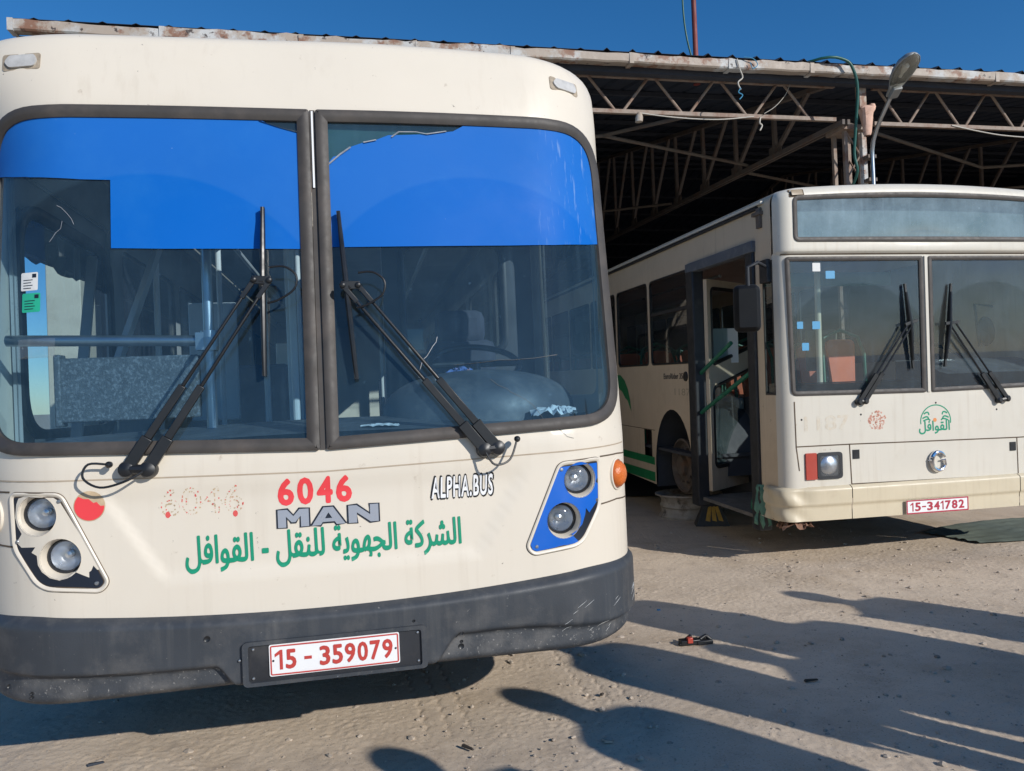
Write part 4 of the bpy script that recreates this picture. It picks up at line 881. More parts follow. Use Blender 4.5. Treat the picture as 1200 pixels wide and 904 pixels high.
mb = MB(); mb.plate([rect(-.268, .285, .420, .528, .006)], P2b, .006, 0, .1, .006)
mb.plate([rect(-.268, .285, .420, .528, .006), rect(-.258, .275, .430, .518, .004)], P2b, .0068, 1, .2)
digits(mb, '15-341782', (-.238, .250, .440, .508), P2b, .0068, 1, .035)
mb.build('number_plate', ['white', mat('plate maroon', (.42, .03, .06), .4)], BUS2, smooth=0)
# palm logo and company word
mb = MB(); arc = [(.055+.135*math.cos(t), 1.13+.128*math.sin(t)) for t in lin(-.15, math.pi+.15, 26)]; strip(mb, arc, .009, N2, .001)
for k in (-1, 1):
    for (dx, z0, r, e) in ((.118, 1.155, .055, 1.5), (.112, 1.135, .065, 1.3), (.105, 1.19, .045, 1.5)):
        pts = [(.055+k*(dx-r*math.sin(t)), z0+.03*math.sin(t*1.6)-.02*t) for t in lin(0, e, 8)]; strip(mb, pts, .012, N2, .001)
mb.text(QAW, (-.098, .182, 1.03, 1.135), N2, .001, 0, bold=.022); mb.plate([circ(.048, 1.14, .016, 14)], N2, .001, 1, 1)
mb.build('company_logo', ['greentext', mat('orange dot', (.7, .25, .08), .5)], BUS2, smooth=0)
mb = MB(); rs_ = random.Random(11)
for i in range(130):
    a, r = rs_.uniform(0, 6.28), .075*math.sqrt(rs_.random()); x, z = -.462+r*math.cos(a), 1.158+r*math.sin(a); q = rs_.uniform(.003, .009)
    mb.plate([[(x+q*rs_.uniform(.5, 1.3)*math.cos(t), z+q*rs_.uniform(.5, 1.3)*math.sin(t)) for t in lin(0, 5.2, 6)]], N2, .0008, 0, 1)
o = mb.build('sticker_residue', mat('flaking red sticker', (.62, .30, .22), .7, var=.2), BUS2, smooth=0); o['kind'] = 'stuff'
mb = MB(); mb.text('1187', (-1.08, -.70, 1.10, 1.215), N2, .0006, 0, bold=.02); mb.build('number_residue', mat('faded number ghost', (.58, .505, .40), .6, var=.08, vscale=18, layers=(((.61, .565, .475), 20, .45, .55, .9), ((.6, .3, .2), 26, .66, .72, .5))), BUS2, smooth=0)
E0 = P2(.056, .815)
mb = MB(); mb.tube([E0+Vector((.072*math.cos(t)*.88, -.018, .072*math.sin(t))) for t in lin(.45, 5.75, 26)], [.010+.010*math.sin(k/25*math.pi) for k in range(26)], 10); mb.tube([E0+Vector((.06, -.018, -.035)), E0+Vector((.055, -.018, .012)), E0+Vector((.02, -.016, .005))], [.012, .011, .005], 8); mb.tube([E0+Vector((-.06, -.018, .0)), E0+Vector((-.09, -.016, .012))], [.012, .003], 8); mb.build('front_emblem', 'chrome', BUS2)
# wipers
for (p, p2, h, h2, bt, bb) in (((-.628, 1.31), (-.575, 1.315), (-.20, 1.905), (-.15, 1.92), (-.203, 2.216), (-.149, 1.553)), ((.700, 1.285), (.625, 1.275), (.215, 1.905), (.16, 1.90), (.209, 2.212), (.134, 1.557))):
    a, b, c, d = N2(*p, .025), N2(*p2, .025), N2(*h, .05), N2(*h2, .05); mb = MB()
    for q in (a, b): mb.lathe([(.026, -.02), (.026, .01), (.014, .02), (0, .02)], q, (0, -1, 0), 16)
    mb.tube([a, b], .016, 8); wp = mb.build('wiper', 'black', BUS2)
    for q, e in ((a, c), (b, d)):
        mb = MB(); k = q+(e-q)*.35; mb.beam(q, k, .032, .018, upv=(0, -1, 0)); mb.tube([k, e], .0075, 8); mb.build('wiper_arm', 'black', wp)
    t, bo = N2(*bt, .02), N2(*bb, .02); mb = MB(); mb.beam(t, bo, .014, .018, upv=(0, -1, 0)); m_ = (t+bo)/2; mb.tube([t*.9+bo*.1+Vector((0, -.01, 0)), m_+Vector((0, -.03, 0)), t*.1+bo*.9+Vector((0, -.01, 0))], [.009, .014, .009], 8); mb.beam(c+(c-d)*.6, d-(c-d)*.6, .022, .014, upv=(0, -1, 0)); mb.build('wiper_blade', 'black', wp)
# windscreen stickers
for x0, x1, z0, z1, mm in ((-.97, -.905, 2.322, 2.387, 'paper'), (-.862, -.785, 2.265, 2.325, 'cyan'), (-1.112, -1.062, 1.885, 1.94, 'cyan'), (-.985, -.92, 1.88, 1.94, 'cyan'), (-1.075, -1.018, 1.718, 1.777, 'cyan')):
    mb = MB(); mb.plate([rect(x0, x1, z0, z1, .004)], N2, -.0025, 0, .2); mb.build('windscreen_sticker', mm, BUS2, smooth=0)
# mirror
mb = MB(); mb.tube([(-1.20, .22, 2.37), (-1.40, .06, 2.40), (-1.50, .03, 2.36), (-1.50, .03, 2.02)], .014, 10); mb.box(-1.28, -1.19, .14, .26, 2.26, 2.44); mi = mb.build('mirror', 'blackdust', BUS2, bevel=.006)
Mf = lambda a, z, o=0.: Vector((-1.52, .035, 0))+Vector((.94, -.32, 0)).normalized()*a+Vector((-.32, -.94, 0)).normalized()*o+Vector((0, 0, z))
mb = MB(); L = rect(-.085, .105, 1.875, 2.225, .05); n = len(L); v = []
for k, (d, o_) in enumerate(((0, -.05), (0, .0), (.010, .018), (.030, .04))): v += [Mf(x, z, o_) for x, z in inset(L, d)]
mb.add(v, [(k*n+i, k*n+(i+1) % n, (k+1)*n+(i+1) % n, (k+1)*n+i) for k in range(3) for i in range(n)]+[tuple(range(3*n, 4*n))]); mb.build('mirror_shell', 'matteblack', mi)
mb = MB(); mb.plate([inset(L, .006)], Mf, -.046, 0, 1); mb.build('mirror_glass', 'mirrorglass', mi)
mb = MB(); ring(mb, inset(L, -.004), .016, lambda a, z, o=0.: Mf(a, z, o-.01), 0, 0, .01); mb.build('mirror_rim', 'blackdust', mi)
# front axle without tyre, rear wheels
for sx, y, nm in ((-1, 2.28, 0), (1, 2.28, 0), (-1, 8.35, 1), (1, 8.35, 1)):
    x = sx*1.02; zc = .60 if not nm else .48
    if nm: mb = MB(); mb.lathe([(.28, -.16), (.42, -.16), (.46, -.12), (.46, .12), (.42, .16), (.28, .16)], (x, y, zc), (sx, 0, 0), 32); wh = mb.build('wheel', 'tyre', BUS2); mb = MB(); mb.lathe([(.28, .14), (.26, -.02), (.1, .04), (0, .04)], (x, y, zc), (sx, 0, 0), 28); mb.build('rim', 'rustrim', wh)
    else:
        mb = MB(); mb.lathe([(.10, -.26), (.27, -.26), (.285, -.24), (.285, -.22), (.25, -.20), (.25, .04), (.285, .06), (.285, .085), (.265, .09), (.24, .04), (.20, .03), (.17, .06), (.11, .07), (.10, .11), (0, .115)], (x, y, zc), (sx, 0, 0), 40)
        for k in range(10): t = 2*math.pi*k/10; mb.lathe([(.014, 0), (.014, .03), (0, .03)], (x+sx*.045, y+.18*math.cos(t), zc+.18*math.sin(t)), (sx, 0, 0), 8)
        mb.build('wheel_hub', 'rustrim', BUS2)
mb = MB(); mb.grid(lambda t, x: (x, 2.17+.53*math.cos(t), .55+.70*math.sin(t)), lin(0, math.pi, 20), [-1.24, -.5]); mb.build('wheel_arch', 'interiordk', BUS2); mb = MB(); mb.grid(lambda t, x: (x, 2.17+.53*math.cos(t), .55+.70*math.sin(t)), lin(0, math.pi, 20), [.5, 1.24]); mb.build('wheel_arch', 'interiordk', BUS2)
mb = MB(); mb.box(-.56, -.50, 1.62, 2.74, .25, 1.3); mb.box(-1.22, -.50, 2.69, 2.73, .33, 1.28); mb.build('wheel_well', 'interiordk', BUS2)
mb = MB(); mb.box(-.62, -.02, 1.95, 2.65, .77, 1.30); mb.build('engine_cover', 'interior', BUS2, bevel=.04)
mb = MB(); mb.plate([rect(-2.72, -1.60, 1.62, 2.60)], lambda x, z, o=0.: Vector((1.215, -x, z)), 0, 0, 2., .01); mb.build('added_window_blank', 'added_greyblank', BUS2)  # dark plate added to block the bright view through this window
mb = MB(); mb.box(-.1, .22, 1.5, 1.54, 1.55, 1.95); mb.build('hanging_board', 'tarp', BUS2)
mb = MB(); mb.box(-1.15, 1.15, 2.9, 11.3, .50, .60); mb.box(-.45, 1.2, .12, 1.62, .50, .60); mb.box(-.5, .5, 1.5, 7, .36, .52); mb.build('underframe', 'blackdust', BUS2)
mb = MB(); mb.box(-.43, 1.22, .12, 1.62, .74, .77); mb.box(-1.22, 1.22, 1.62, 11.3, .74, .77); mb.build('floor', 'interiordk', BUS2)
mb = MB(); mb.box(-1.15, 1.15, .3, 11.3, 2.78, 2.80)
mb.build('ceiling_lining', 'interior', BUS2)
mb = MB(); mb.grid(lambda s, t: (s, plan2(s)+.03+t, 1.47-.02*t/.4), lin(-1.18, .17, 20), [0, .38]); mb.grid(lambda s, t: (s, .41, 1.45-t), [-1.18, .17], [0, .7])
mb.grid(lambda s, t: (s, plan2(s)+.03+t, 1.50+.12*sstep(0, .35, t)), lin(.20, 1.18, 20), lin(0, .6, 8)); mb.grid(lambda s, t: (s, .64, 1.62-t), [.2, 1.18], [0, .7]); mb.build('dashboard', 'dash', BUS2)
mb = MB(); mb.tube([(-.56, .6, .77), (-.555, .6, 2.75)], .024, 12); mb.build('grab_pole', mat('cream pole', (.62, .57, .45), .5), BUS2)
mb = MB(); c = Vector((.74, .80, 1.66)); t1 = Vector((1, 0, 0)); t2 = Vector((0, .85, .5)); mb.tube([c+t1*.23*math.cos(a)+t2*.23*math.sin(a) for a in lin(0, 2*math.pi, 29)], .015, 8); mb.tube([c, c+Vector((0, -.2, -.4))], .03); mb.build('steering_wheel', 'black', BUS2)
mb = MB(); mb.tube([(1.18, .62, 2.08), (.98, .60, 2.10), (1.0, .58, 1.72)], .012, 8); mb.lathe([(0, .02), (.07, .0), (.075, -.02), (0, -.025)], (1.10, .6, 1.86), (-.3, -1, .1), 24, 0, (1, 1.8)); mb.build('interior_mirror', 'black', BUS2)
mb = MB(); mb.box(-1.0, .3, .8, .83, 2.3, 2.42); mb.build('sign_housing', mat('dark green visor', (.02, .10, .09), .6), BUS2)
def orange_seat(x, y):
    mb = MB(); mb.box(x-.19, x+.19, y+.0, y+.38, 1.16, 1.20); st = mb.build('passenger_seat', 'orangeseat', BUS2, bevel=.015)
    mb = MB(); BK = lambda a, z, o=0.: Vector((x+a, y+.40+.10*(z-1.2)-o, z)); mb.plate([rnd([(-.105, 1.26), (.105, 1.26), (.15, 1.84), (-.15, 1.84)], [.05, .05, .07, .07])], BK, 0, 0, .2, .03); mb.build('backrest', 'orangeseat', st, bevel=.008)
    mb = MB(); mb.tube([(x-.21, y+.38, .77), (x-.215, y+.42, 1.7), (x-.18, y+.46, 1.86), (x, y+.47, 1.93), (x+.18, y+.46, 1.86), (x+.215, y+.42, 1.7), (x+.21, y+.38, .77)], .017, 10); mb.tube([(x-.2, y+.02, .77), (x-.2, y+.02, 1.15), (x+.2, y+.02, 1.15), (x+.2, y+.02, .77)], .015, 8); mb.build('seat_frame', 'greentube', st)
orange_seat(.06, .75); orange_seat(-.32, 1.75)
for k in range(6):
    for x in (-.98, -.52, .52, .98): orange_seat(x, 2.75+k*.95)
mb = MB(); mb.box(-1.1, -.72, 1.72, 1.75, 1.66, 2.0); mb.build('seat_board', 'paper', BUS2)
mb = MB(); mb.tube([(-.95, 1.6, 2.5), (-.95, 11, 2.5)], .016, 8); mb.build('grab_rail', 'steel', BUS2)
crumple('paper_sheet', 'paper', 'white paper card on the dashboard of the boxy bus', 'paper', X2((.33, .2, 1.60)), .06, .04, .02, 21)
# crumbling lower corner of that bus and the rag hanging there
o = crumple('rotten_debris', 'debris', 'brown crumbling mass under the dented bumper corner', 'debris', X2((-1.13, .10, .345)), .13, .10, .09, 31)
mb = MB(); v = []; r = random.Random(8)
for j in range(12):
    for i in range(7): v.append((( i-3)*.022*(1+.12*j)*(1 if j < 8 else .8)+r.uniform(-.008, .008), r.uniform(-.02, .02), -.034*j-(r.uniform(0, .05) if j > 8 and i % 2 else 0)))
mb.add(v, [(j*7+i, j*7+i+1, (j+1)*7+i+1, (j+1)*7+i) for j in range(11) for i in range(6) if not (j > 7 and i % 3 == 1)]); rg = mb.build('rag', 'rag', None, smooth=60, solid=.003); rg.location = X2((-1.262, .36, .66)); rg.rotation_euler[2] = R(-50); rg.scale = (.6, .6, .85)
tag(rg, 'torn green rag hanging at the front door post of the boxy bus', 'rag')
# ------------------------------------------------------------------ depot shed
SHED = empty('depot_shed', (4.17, 9.41, 0), (0, 0, R(11.6)))
tag(SHED, 'open fronted steel depot shed with peeling gutter and rusty lattice trusses', 'shed')
XS = lambda p: SHED.matrix_basis @ Vector(p)
RZ = lambda y: 5.13+.20*(min(y, 12.)+.42)-.20*max(0., y-12.)
X0, X1_ = -9.03, 14.0
mb = MB(); xs = []; k = X0
while k < X1_: xs += [k, k+.16, k+.20, k+.24]; k += .30
prof = lambda x: (.016 if x < -3.2 else .034) if abs(((x-X0) % .30)-.20) < .005 else 0.
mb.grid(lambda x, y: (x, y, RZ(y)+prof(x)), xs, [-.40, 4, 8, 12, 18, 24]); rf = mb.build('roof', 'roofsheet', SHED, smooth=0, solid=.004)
rj = random.Random(2)
xg = X0
while xg < X1_:                                       # gutter in dented lengths
    L = rj.uniform(1.0, 1.35); x1 = min(xg+L, X1_); d0, d1 = rj.uniform(-.012, .012), rj.uniform(-.012, .012); mb = MB(); n = 10; v = []
    for i in range(n+1):
        t = i/n; x = xg+(x1-xg-.006)*t; w_ = d0+(d1-d0)*t+rj.uniform(-.004, .004); zb = 4.985+w_
        v += [(x, -.30, zb+.14), (x, -.30, zb+.025), (x, -.41, zb+.02), (x, -.425, zb+.035), (x, -.425+rj.uniform(-.010, .010), zb+.122+rj.uniform(-.010, .010)), (x, -.405, zb+.126), (x, -.40, zb+.04)]
    mb.add(v, [(i*7+k, (i+1)*7+k, (i+1)*7+k+1, i*7+k+1) for i in range(n) for k in range(6)]); mb.box(xg-.02, xg+.03, -.435, -.29, 4.995+d0, 5.112+d0); mb.build('gutter', 'gutter', SHED, smooth=30); xg = x1
mb = MB(); mb.box(X0, X1_, -.28, -.18, 4.95, 5.02); mb.build('eave_purlin', 'purlin', SHED)
for k in range(1, 20):
    y = .4+k*1.2; mb = MB(); mb.beam((X0, y, RZ(y)-.05), (X1_, y, RZ(y)-.05), .04, .06); mb.build('purlin', 'purlin', SHED)
def lattice(pa, pb_, za, zb, nodes, name):
    pass
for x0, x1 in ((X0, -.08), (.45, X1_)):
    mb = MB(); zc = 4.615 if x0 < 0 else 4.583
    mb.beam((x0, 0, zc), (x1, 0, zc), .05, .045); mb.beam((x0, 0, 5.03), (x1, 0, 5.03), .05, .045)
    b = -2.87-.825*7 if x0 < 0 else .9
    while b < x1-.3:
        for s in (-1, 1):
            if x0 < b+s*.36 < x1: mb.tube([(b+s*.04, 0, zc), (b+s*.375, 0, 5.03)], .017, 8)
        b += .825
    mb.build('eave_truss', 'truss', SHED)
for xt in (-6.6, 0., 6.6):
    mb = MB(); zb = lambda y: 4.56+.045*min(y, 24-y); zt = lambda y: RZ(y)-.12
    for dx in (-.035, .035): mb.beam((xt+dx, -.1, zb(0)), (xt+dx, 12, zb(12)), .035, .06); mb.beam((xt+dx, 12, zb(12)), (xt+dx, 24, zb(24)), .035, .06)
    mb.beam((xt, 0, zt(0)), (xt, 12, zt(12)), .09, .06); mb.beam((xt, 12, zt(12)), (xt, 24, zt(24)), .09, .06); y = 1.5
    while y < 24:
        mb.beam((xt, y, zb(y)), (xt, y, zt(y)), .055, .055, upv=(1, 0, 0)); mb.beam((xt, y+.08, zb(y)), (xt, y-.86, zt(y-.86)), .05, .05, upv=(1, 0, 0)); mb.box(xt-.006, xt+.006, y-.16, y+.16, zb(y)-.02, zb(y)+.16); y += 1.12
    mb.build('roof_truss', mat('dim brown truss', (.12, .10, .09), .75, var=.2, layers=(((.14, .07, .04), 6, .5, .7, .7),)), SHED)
for P_l in ([(-.05, 2.2), (-2.75, .95), (-2.0, .1)], [(-2.75, .95), (-6.5, 2.4)], [(.2, .15), (3.9, 2.0), (6.5, 1.0)], [(.1, 2.6), (3.9, 4.4), (6.5, 2.8)], [(-.05, 5), (-3, 7.2), (-6.5, 4.6)], [(-.05, 9.4), (-3, 7.2)], [(-3, 7.2), (-3, 11.5)]):
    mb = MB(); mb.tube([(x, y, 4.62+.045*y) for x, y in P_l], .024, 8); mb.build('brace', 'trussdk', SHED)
for xc in (-6.6, .05, 6.6, 13.2):
    mb = MB()
    for dx in (0, .20):
        for dy in (.02, .24): mb.box(xc+dx, xc+dx+.045, dy, dy+.045, 0, 4.55)
    z = .3
    while z < 4.4: mb.tube([(xc+.02, .03, z), (xc+.22, .03, z+.30)], .011, 6); mb.tube([(xc+.22, .03, z+.30), (xc+.02, .03, z+.6)], .011, 6); mb.tube([(xc+.22, .05, z), (xc+.22, .25, z+.3)], .011, 6); z += .6
    mb.box(xc-.05, xc+.30, -.03, .32, 4.50, 4.56); mb.build('lattice_column', 'truss', SHED)
mb = MB(); mb.box(.15, .25, -.16, -.08, 4.70, 5.0); mb.box(.165, .235, -.15, -.09, 3.2, 4.42); mb.build('downpipe', 'gutter', SHED, bevel=.01)
mb = MB(); rp = random.Random(6); v = []; n = 14
for zz_, rx, rr0 in ((4.38, .040, 0), (4.41, .050, 1), (4.50, .060, 1), (4.60, .080, 1), (4.66, .088, 1), (4.70, .098, 1), (4.735, .075, 1), (4.75, .02, 0)):
    for i in range(n): t = 2*math.pi*i/n; q = rx*rp.uniform(.80, 1.18); v.append((.245+.01*(zz_-4.4)+q*math.cos(t)*1.0, -.15+q*.8*math.sin(t), zz_))
mb.add(v, [(k*n+i, k*n+(i+1) % n, (k+1)*n+(i+1) % n, (k+1)*n+i) for k in range(7) for i in range(n)]); mb.lathe([(0, .05), (.035, .035), (.045, 0), (.03, -.04), (0, -.06)], (.325, -.15, 4.73), n=10); mb.build('render_lump', 'pink', SHED)
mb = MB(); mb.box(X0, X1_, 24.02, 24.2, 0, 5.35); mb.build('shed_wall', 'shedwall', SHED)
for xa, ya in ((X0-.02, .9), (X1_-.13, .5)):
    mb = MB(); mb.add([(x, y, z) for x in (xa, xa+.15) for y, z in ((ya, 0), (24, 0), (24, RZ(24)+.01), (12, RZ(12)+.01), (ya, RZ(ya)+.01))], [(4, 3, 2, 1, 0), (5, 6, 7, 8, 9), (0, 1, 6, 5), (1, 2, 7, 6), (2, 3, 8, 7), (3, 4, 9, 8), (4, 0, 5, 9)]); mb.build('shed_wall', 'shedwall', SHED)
mb = MB(); mb.grid(lambda x, y: (x, y+.25*math.sin(x*1.7)+.12*math.sin(x*4.1), .016), lin(-8.6, 13.9, 90), [.9, 2, 5, 10, 16, 23.9]); fl = mb.build('added_dark_sheet', mat('added dark floor sheet', (.030, .029, .031), .8, var=.3, vscale=.6), None, smooth=0); fl.matrix_world = SHED.matrix_basis; fl['kind'] = 'structure'  # dark sheet added to cut light bouncing up into the shed
mb = MB(); mb.box(-9.05, -8.72, .30, .75, 0, 4.9); mb.build('end_pillar', 'pillarwall', SHED, bevel=.01)
# lamp on its bracket pipe
LP = empty('street_lamp', XS((.22, -.25, 3.3)), (0, 0, R(11.6))); tag(LP, 'grey street lamp on a bent pipe strapped to the shed column', 'street lamp')
lq = lambda x, y, z: (x-.22, y+.25, z-3.3)
mb = MB(); mb.tube([lq(*p) for p in ((.225, -.25, 3.2), (.222, -.25, 4.05), (.222, -.255, 4.16), (.215, -.29, 4.27), (.20, -.38, 4.38), (.165, -.50, 4.455), (.135, -.76, 4.665))], .024, 12); mb.build('pipe', 'steel', LP)
mb = MB()
for z in (3.80, 4.08): mb.box(.17-.22, .28-.22, .0, .12, z-3.3, z-3.26)
mb.build('strap', 'rustrim', LP)
A0, A1 = Vector(lq(.140, -.72, 4.635)), Vector(lq(-.035, -1.32, 4.85)); ax = (A1-A0).normalized(); sx_ = Vector((1, .25, 0)); sx_ = (sx_-ax*sx_.dot(ax)).normalized(); nz = sx_.cross(ax); nz = nz if nz.z > 0 else -nz; Lh = (A1-A0).length
pw_ = [(0, .055), (.04, .065), (.18, .072), (.30, .095), (.45, .125), (.62, .138), (.78, .128), (.90, .095), (.97, .05), (1, .01)]
mb = MB(); v = []; n = 12
for t, wd in pw_:
    for k in range(n): a = math.pi*k/(n-1); v.append(A0+ax*Lh*t+sx_*wd*math.cos(a)+nz*(wd*.8*math.sin(a)))
mb.add(v, [(i*n+k, i*n+k+1, (i+1)*n+k+1, (i+1)*n+k) for i in range(len(pw_)-1) for k in range(n-1)])
mb.add([A0+ax*Lh*t+sx_*wd*s-nz*.0 for t, wd in pw_[:4] for s in (-1, 1)], [(2*i, 2*i+1, 2*i+3, 2*i+2) for i in range(3)]); hd = mb.build('lamp_head', 'lampgrey', LP, smooth=50, solid=.006)
mb = MB(); v = []
for t, wd in pw_[3:]:
    for k in range(n): a = math.pi*k/(n-1); v.append(A0+ax*Lh*t+sx_*wd*.86*math.cos(a)-nz*(wd*.32*math.sin(a)))
mb.add(v, [(i*n+k, i*n+k+1, (i+1)*n+k+1, (i+1)*n+k) for i in range(len(pw_)-4) for k in range(n-1)]); mb.build('lamp_bowl', 'bowl', hd)
mb = MB(); mb.lathe([(.0, 0), (.035, .03), (.03, .10), (.018, .14), (.018, .2)], A0+ax*Lh*.75-nz*(-.02), -ax, 14); mb.build('lamp_bulb', 'white', hd)
mb = MB(); C_ = A0+ax*Lh*.15-nz*.03; mb.beam(C_-ax*.08, C_+ax*.08, .10, .05, upv=nz); mb.build('gear_cover', 'lampgrey', hd, bevel=.008)
# aerial, cables and cords on the shed
def cable(name, mname, label, cat, pts, r, group=None):
    P = [Vector(p) for p in pts]; Q = []
    for i in range(len(P)-1):                          # Catmull-Rom
        p0, p1, p2, p3 = P[max(0, i-1)], P[i], P[i+1], P[min(len(P)-1, i+2)]
        for t in (0, .25, .5, .75): Q.append(.5*((2*p1)+(p2-p0)*t+(2*p0-5*p1+4*p2-p3)*t*t+(3*p1-p0-3*p2+p3)*t**3))
    Q.append(P[-1]); mb = MB(); mb.tube([XS(q) for q in Q], r, 8); return tag(mb.build(name, mname, None, smooth=60), label, cat, group)
mb = MB(); mb.tube([XS((-1.40, 1.0, 5.40)), XS((-1.40, 1.0, 5.85)), XS((-1.40, 1.0, 8.6))], [.045, .034, .032], 12); tag(mb.build('mast', 'rustred', None), 'rust red mast rising from the shed roof', 'mast')
cable('aerial_cable', 'cable', 'thin dark cable dropping to the roof beside the rust red mast', 'cable', [(-1.40, 1.2, 8.7), (-1.50, 1.05, 7.4), (-1.555, 1.0, 6.6), (-1.53, 1.0, 6.1), (-1.44, 1.0, 5.7), (-1.38, .9, 5.42)], .012)
cable('green_cable', 'cable', 'thick green cable looping over the gutter and down the lattice column', 'cable', [(-.9, .1, 5.16), (-.549, -.46, 5.15), (-.274, -.50, 5.13), (-.167, -.50, 5.02), (-.085, -.45, 4.81), (-.065, -.36, 4.40), (-.055, -.3, 4.1), (-.01, -.28, 3.90), (.03, -.1, 3.75)], .017)
cable('sagging_wire', 'rope', 'pale wire sagging below the truss to the right of the lamp', 'wire', [(1.55, -.03, 4.59), (1.965, -.05, 4.515), (2.347, -.05, 4.475), (2.9, -.05, 4.47), (3.8, -.05, 4.56)], .008)
cable('sagging_wire', 'rope', 'pale wire sagging below the truss near the small fitting, between the buses', 'wire', [(-2.64, -.03, 4.60), (-2.3, -.05, 4.56), (-1.9, -.05, 4.545), (-1.57, -.05, 4.555), (-1.2, -.05, 4.60)], .007)
cable('sagging_wire', 'rope', 'long thin wire drooping in front of the truss above the boxy bus', 'wire', [(-.73, -.1, 5.0), (-.80, -.1, 4.86), (-.93, -.08, 4.72), (-1.06, -.05, 4.64)], .004)
cable('cord', 'rope', 'knotted white cord dangling from the gutter above the truss', 'cord', [(-1.60, -.44, 5.1), (-1.57, -.44, 4.98), (-1.53, -.42, 4.90), (-1.59, -.42, 4.84), (-1.56, -.42, 4.76)], .008)
cable('cord', 'bluerope', 'blue cord end frayed below the knotted white cord', 'cord', [(-1.57, -.44, 4.77), (-1.60, -.44, 4.72), (-1.55, -.44, 4.69), (-1.59, -.44, 4.64)], .006)
cable('cord', 'bluerope', 'pale blue cord tangled over the gutter edge', 'cord', [(-1.52, -.45, 5.12), (-1.42, -.47, 5.10), (-1.36, -.46, 5.04), (-1.42, -.46, 4.99), (-1.45, -.46, 5.06)], .005)
cable('cord', 'rope', 'short cord end hanging from the bottom of the truss', 'cord', [(-1.10, -.03, 4.60), (-1.12, -.04, 4.53), (-1.09, -.04, 4.50), (-1.12, -.04, 4.44)], .009)
mb = MB(); mb.lathe([(.02, .06), (.03, .05), (.045, 0), (.045, -.05), (.0, -.065)], XS((-2.64, -.03, 4.545)), (.1, 0, 1), 14); tag(mb.build('junction_box', 'gutter', None), 'small pale fitting hanging under the truss between the buses', 'fitting')
# ------------------------------------------------------------------ things on the ground
def rimstack(loc, rz):
    o = empty('steel_rim', loc, (0, 0, rz)); tag(o, 'chalky steel truck rim lying flat under the bare wheel hub', 'wheel rim')
    mb = MB(); mb.lathe([(.20, .02), (.29, .0), (.325, .0), (.33, .02), (.315, .035), (.30, .06), (.295, .10), (.31, .12), (.31, .135), (.295, .16), (.30, .20), (.325, .235), (.36, .24), (.36, .255), (.325, .25), (.285, .22), (.26, .10)], (0, 0, 0), n=48); mb.build('barrel', 'rim', o)
    mb = MB(); hl = [circ(.16*math.cos(t), .16*math.sin(t), .028, 14) for t in lin(0, 2*math.pi, 9)[:-1]]; mb.plate([circ(0, 0, .25, 40), circ(0, 0, .10, 24)]+hl, lambda x, y, o=0.: Vector((x, y, .205+o)), 0, 0, .2, .012); mb.build('disc', 'rim', o)
rimstack((1.88, 8.40, .005), .3)
ck = empty('wheel_chock', (1.97, 7.80, 0), (0, 0, R(-8))); tag(ck, 'black wedge shaped chock with worn yellow stripes beside the door step', 'wheel chock')
ckz = 1.15; mb = MB(); mb.add([(-.17, -.10, 0), (.17, -.10, 0), (.17, .12, 0), (-.17, .12, 0), (-.05, -.03, .26*ckz), (.05, -.03, .26*ckz), (.04, .06, .26*ckz), (-.04, .06, .26*ckz)], [(3, 2, 1, 0), (4, 5, 6, 7), (0, 1, 5, 4), (1, 2, 6, 5), (2, 3, 7, 6), (3, 0, 4, 7)]); mb.build('wedge', 'blackdust', ck, bevel=.008)
ckf = lambda x, z, o=0.: Vector((x, -.10+.07*z/(.26*ckz)-.003-o, z))
for x in (-.05, .015, .08): mb = MB(); mb.plate([[(x-.02, .06), (x+.025, .05), (x*.5+.02, .2), (x*.5-.012, .19)]], ckf, .001, 0, 1); mb.build('yellow_stripe', 'yellow', ck, smooth=0)
db = empty('broken_fitting', (.945, 4.19, 0), (0, 0, .15)); tag(db, 'broken black plastic fitting with a red piece lying on the dirt', 'debris')
mb = MB(); mb.box(-.09, .02, -.02, .03, .008, .035); mb.box(.0, .09, -.025, .02, .006, .028); mb.tube([(.02, .0, .03), (.06, .01, .045), (.09, .0, .02)], .012, 8); mb.beam((-.10, -.01, .012), (-.02, .02, .05), .02, .012); mb.build('black_shell', 'black', db, bevel=.004)
mb = MB(); mb.box(-.055, -.025, -.026, .0, .02, .05); mb.build('red_piece', 'redlens', db, bevel=.003)
for nm, mn, lab, p, rz, ln in (('wood_splinter', 'twig', 'dark grey splinter on the dirt at the foot of the picture', (-.232, 3.067), -.7, .06), ('wood_splinter', 'twig', 'short dark stick in the shadow right of the broken fitting', (1.35, 3.62), .2, .07), ('wood_splinter', 'stone', 'pale chip lying in the head of the wide shadow', (.33, 3.07), -.1, .035), ('wood_splinter', 'twig', 'small black crumb in the shadow beside the tyre track', (.36, 3.55), 1., .025), ('plastic_scrap', 'cyan', 'tiny blue plastic scrap near the bumper corner', (.87, 4.86), .4, .022), ('plastic_scrap', 'navy', 'dull grey flake on the dirt before the grey bumper', (-1.70, 3.05), .5, .06)):
    mb = MB(); r = random.Random(ln); a = [(-ln/2, -.006, 0), (ln/2, -.004, 0), (ln/2, .006, 0), (-ln/2, .008, 0), (-ln/2.2, -.004, .010), (ln/2.2, -.003, .007), (ln/2.3, .004, .007), (-ln/2.3, .006, .010)]
    mb.add(a, [(3, 2, 1, 0), (4, 5, 6, 7), (0, 1, 5, 4), (1, 2, 6, 5), (2, 3, 7, 6), (3, 0, 4, 7)]); o = mb.build(nm, mn, None, smooth=0); o.location = (*p, .003); o.rotation_euler[2] = rz; tag(o, lab, 'debris')
us = lin(-1, 1, 22); r = random.Random(44); mb = MB(); q = [[r.random() for i in range(22)] for j in range(22)]
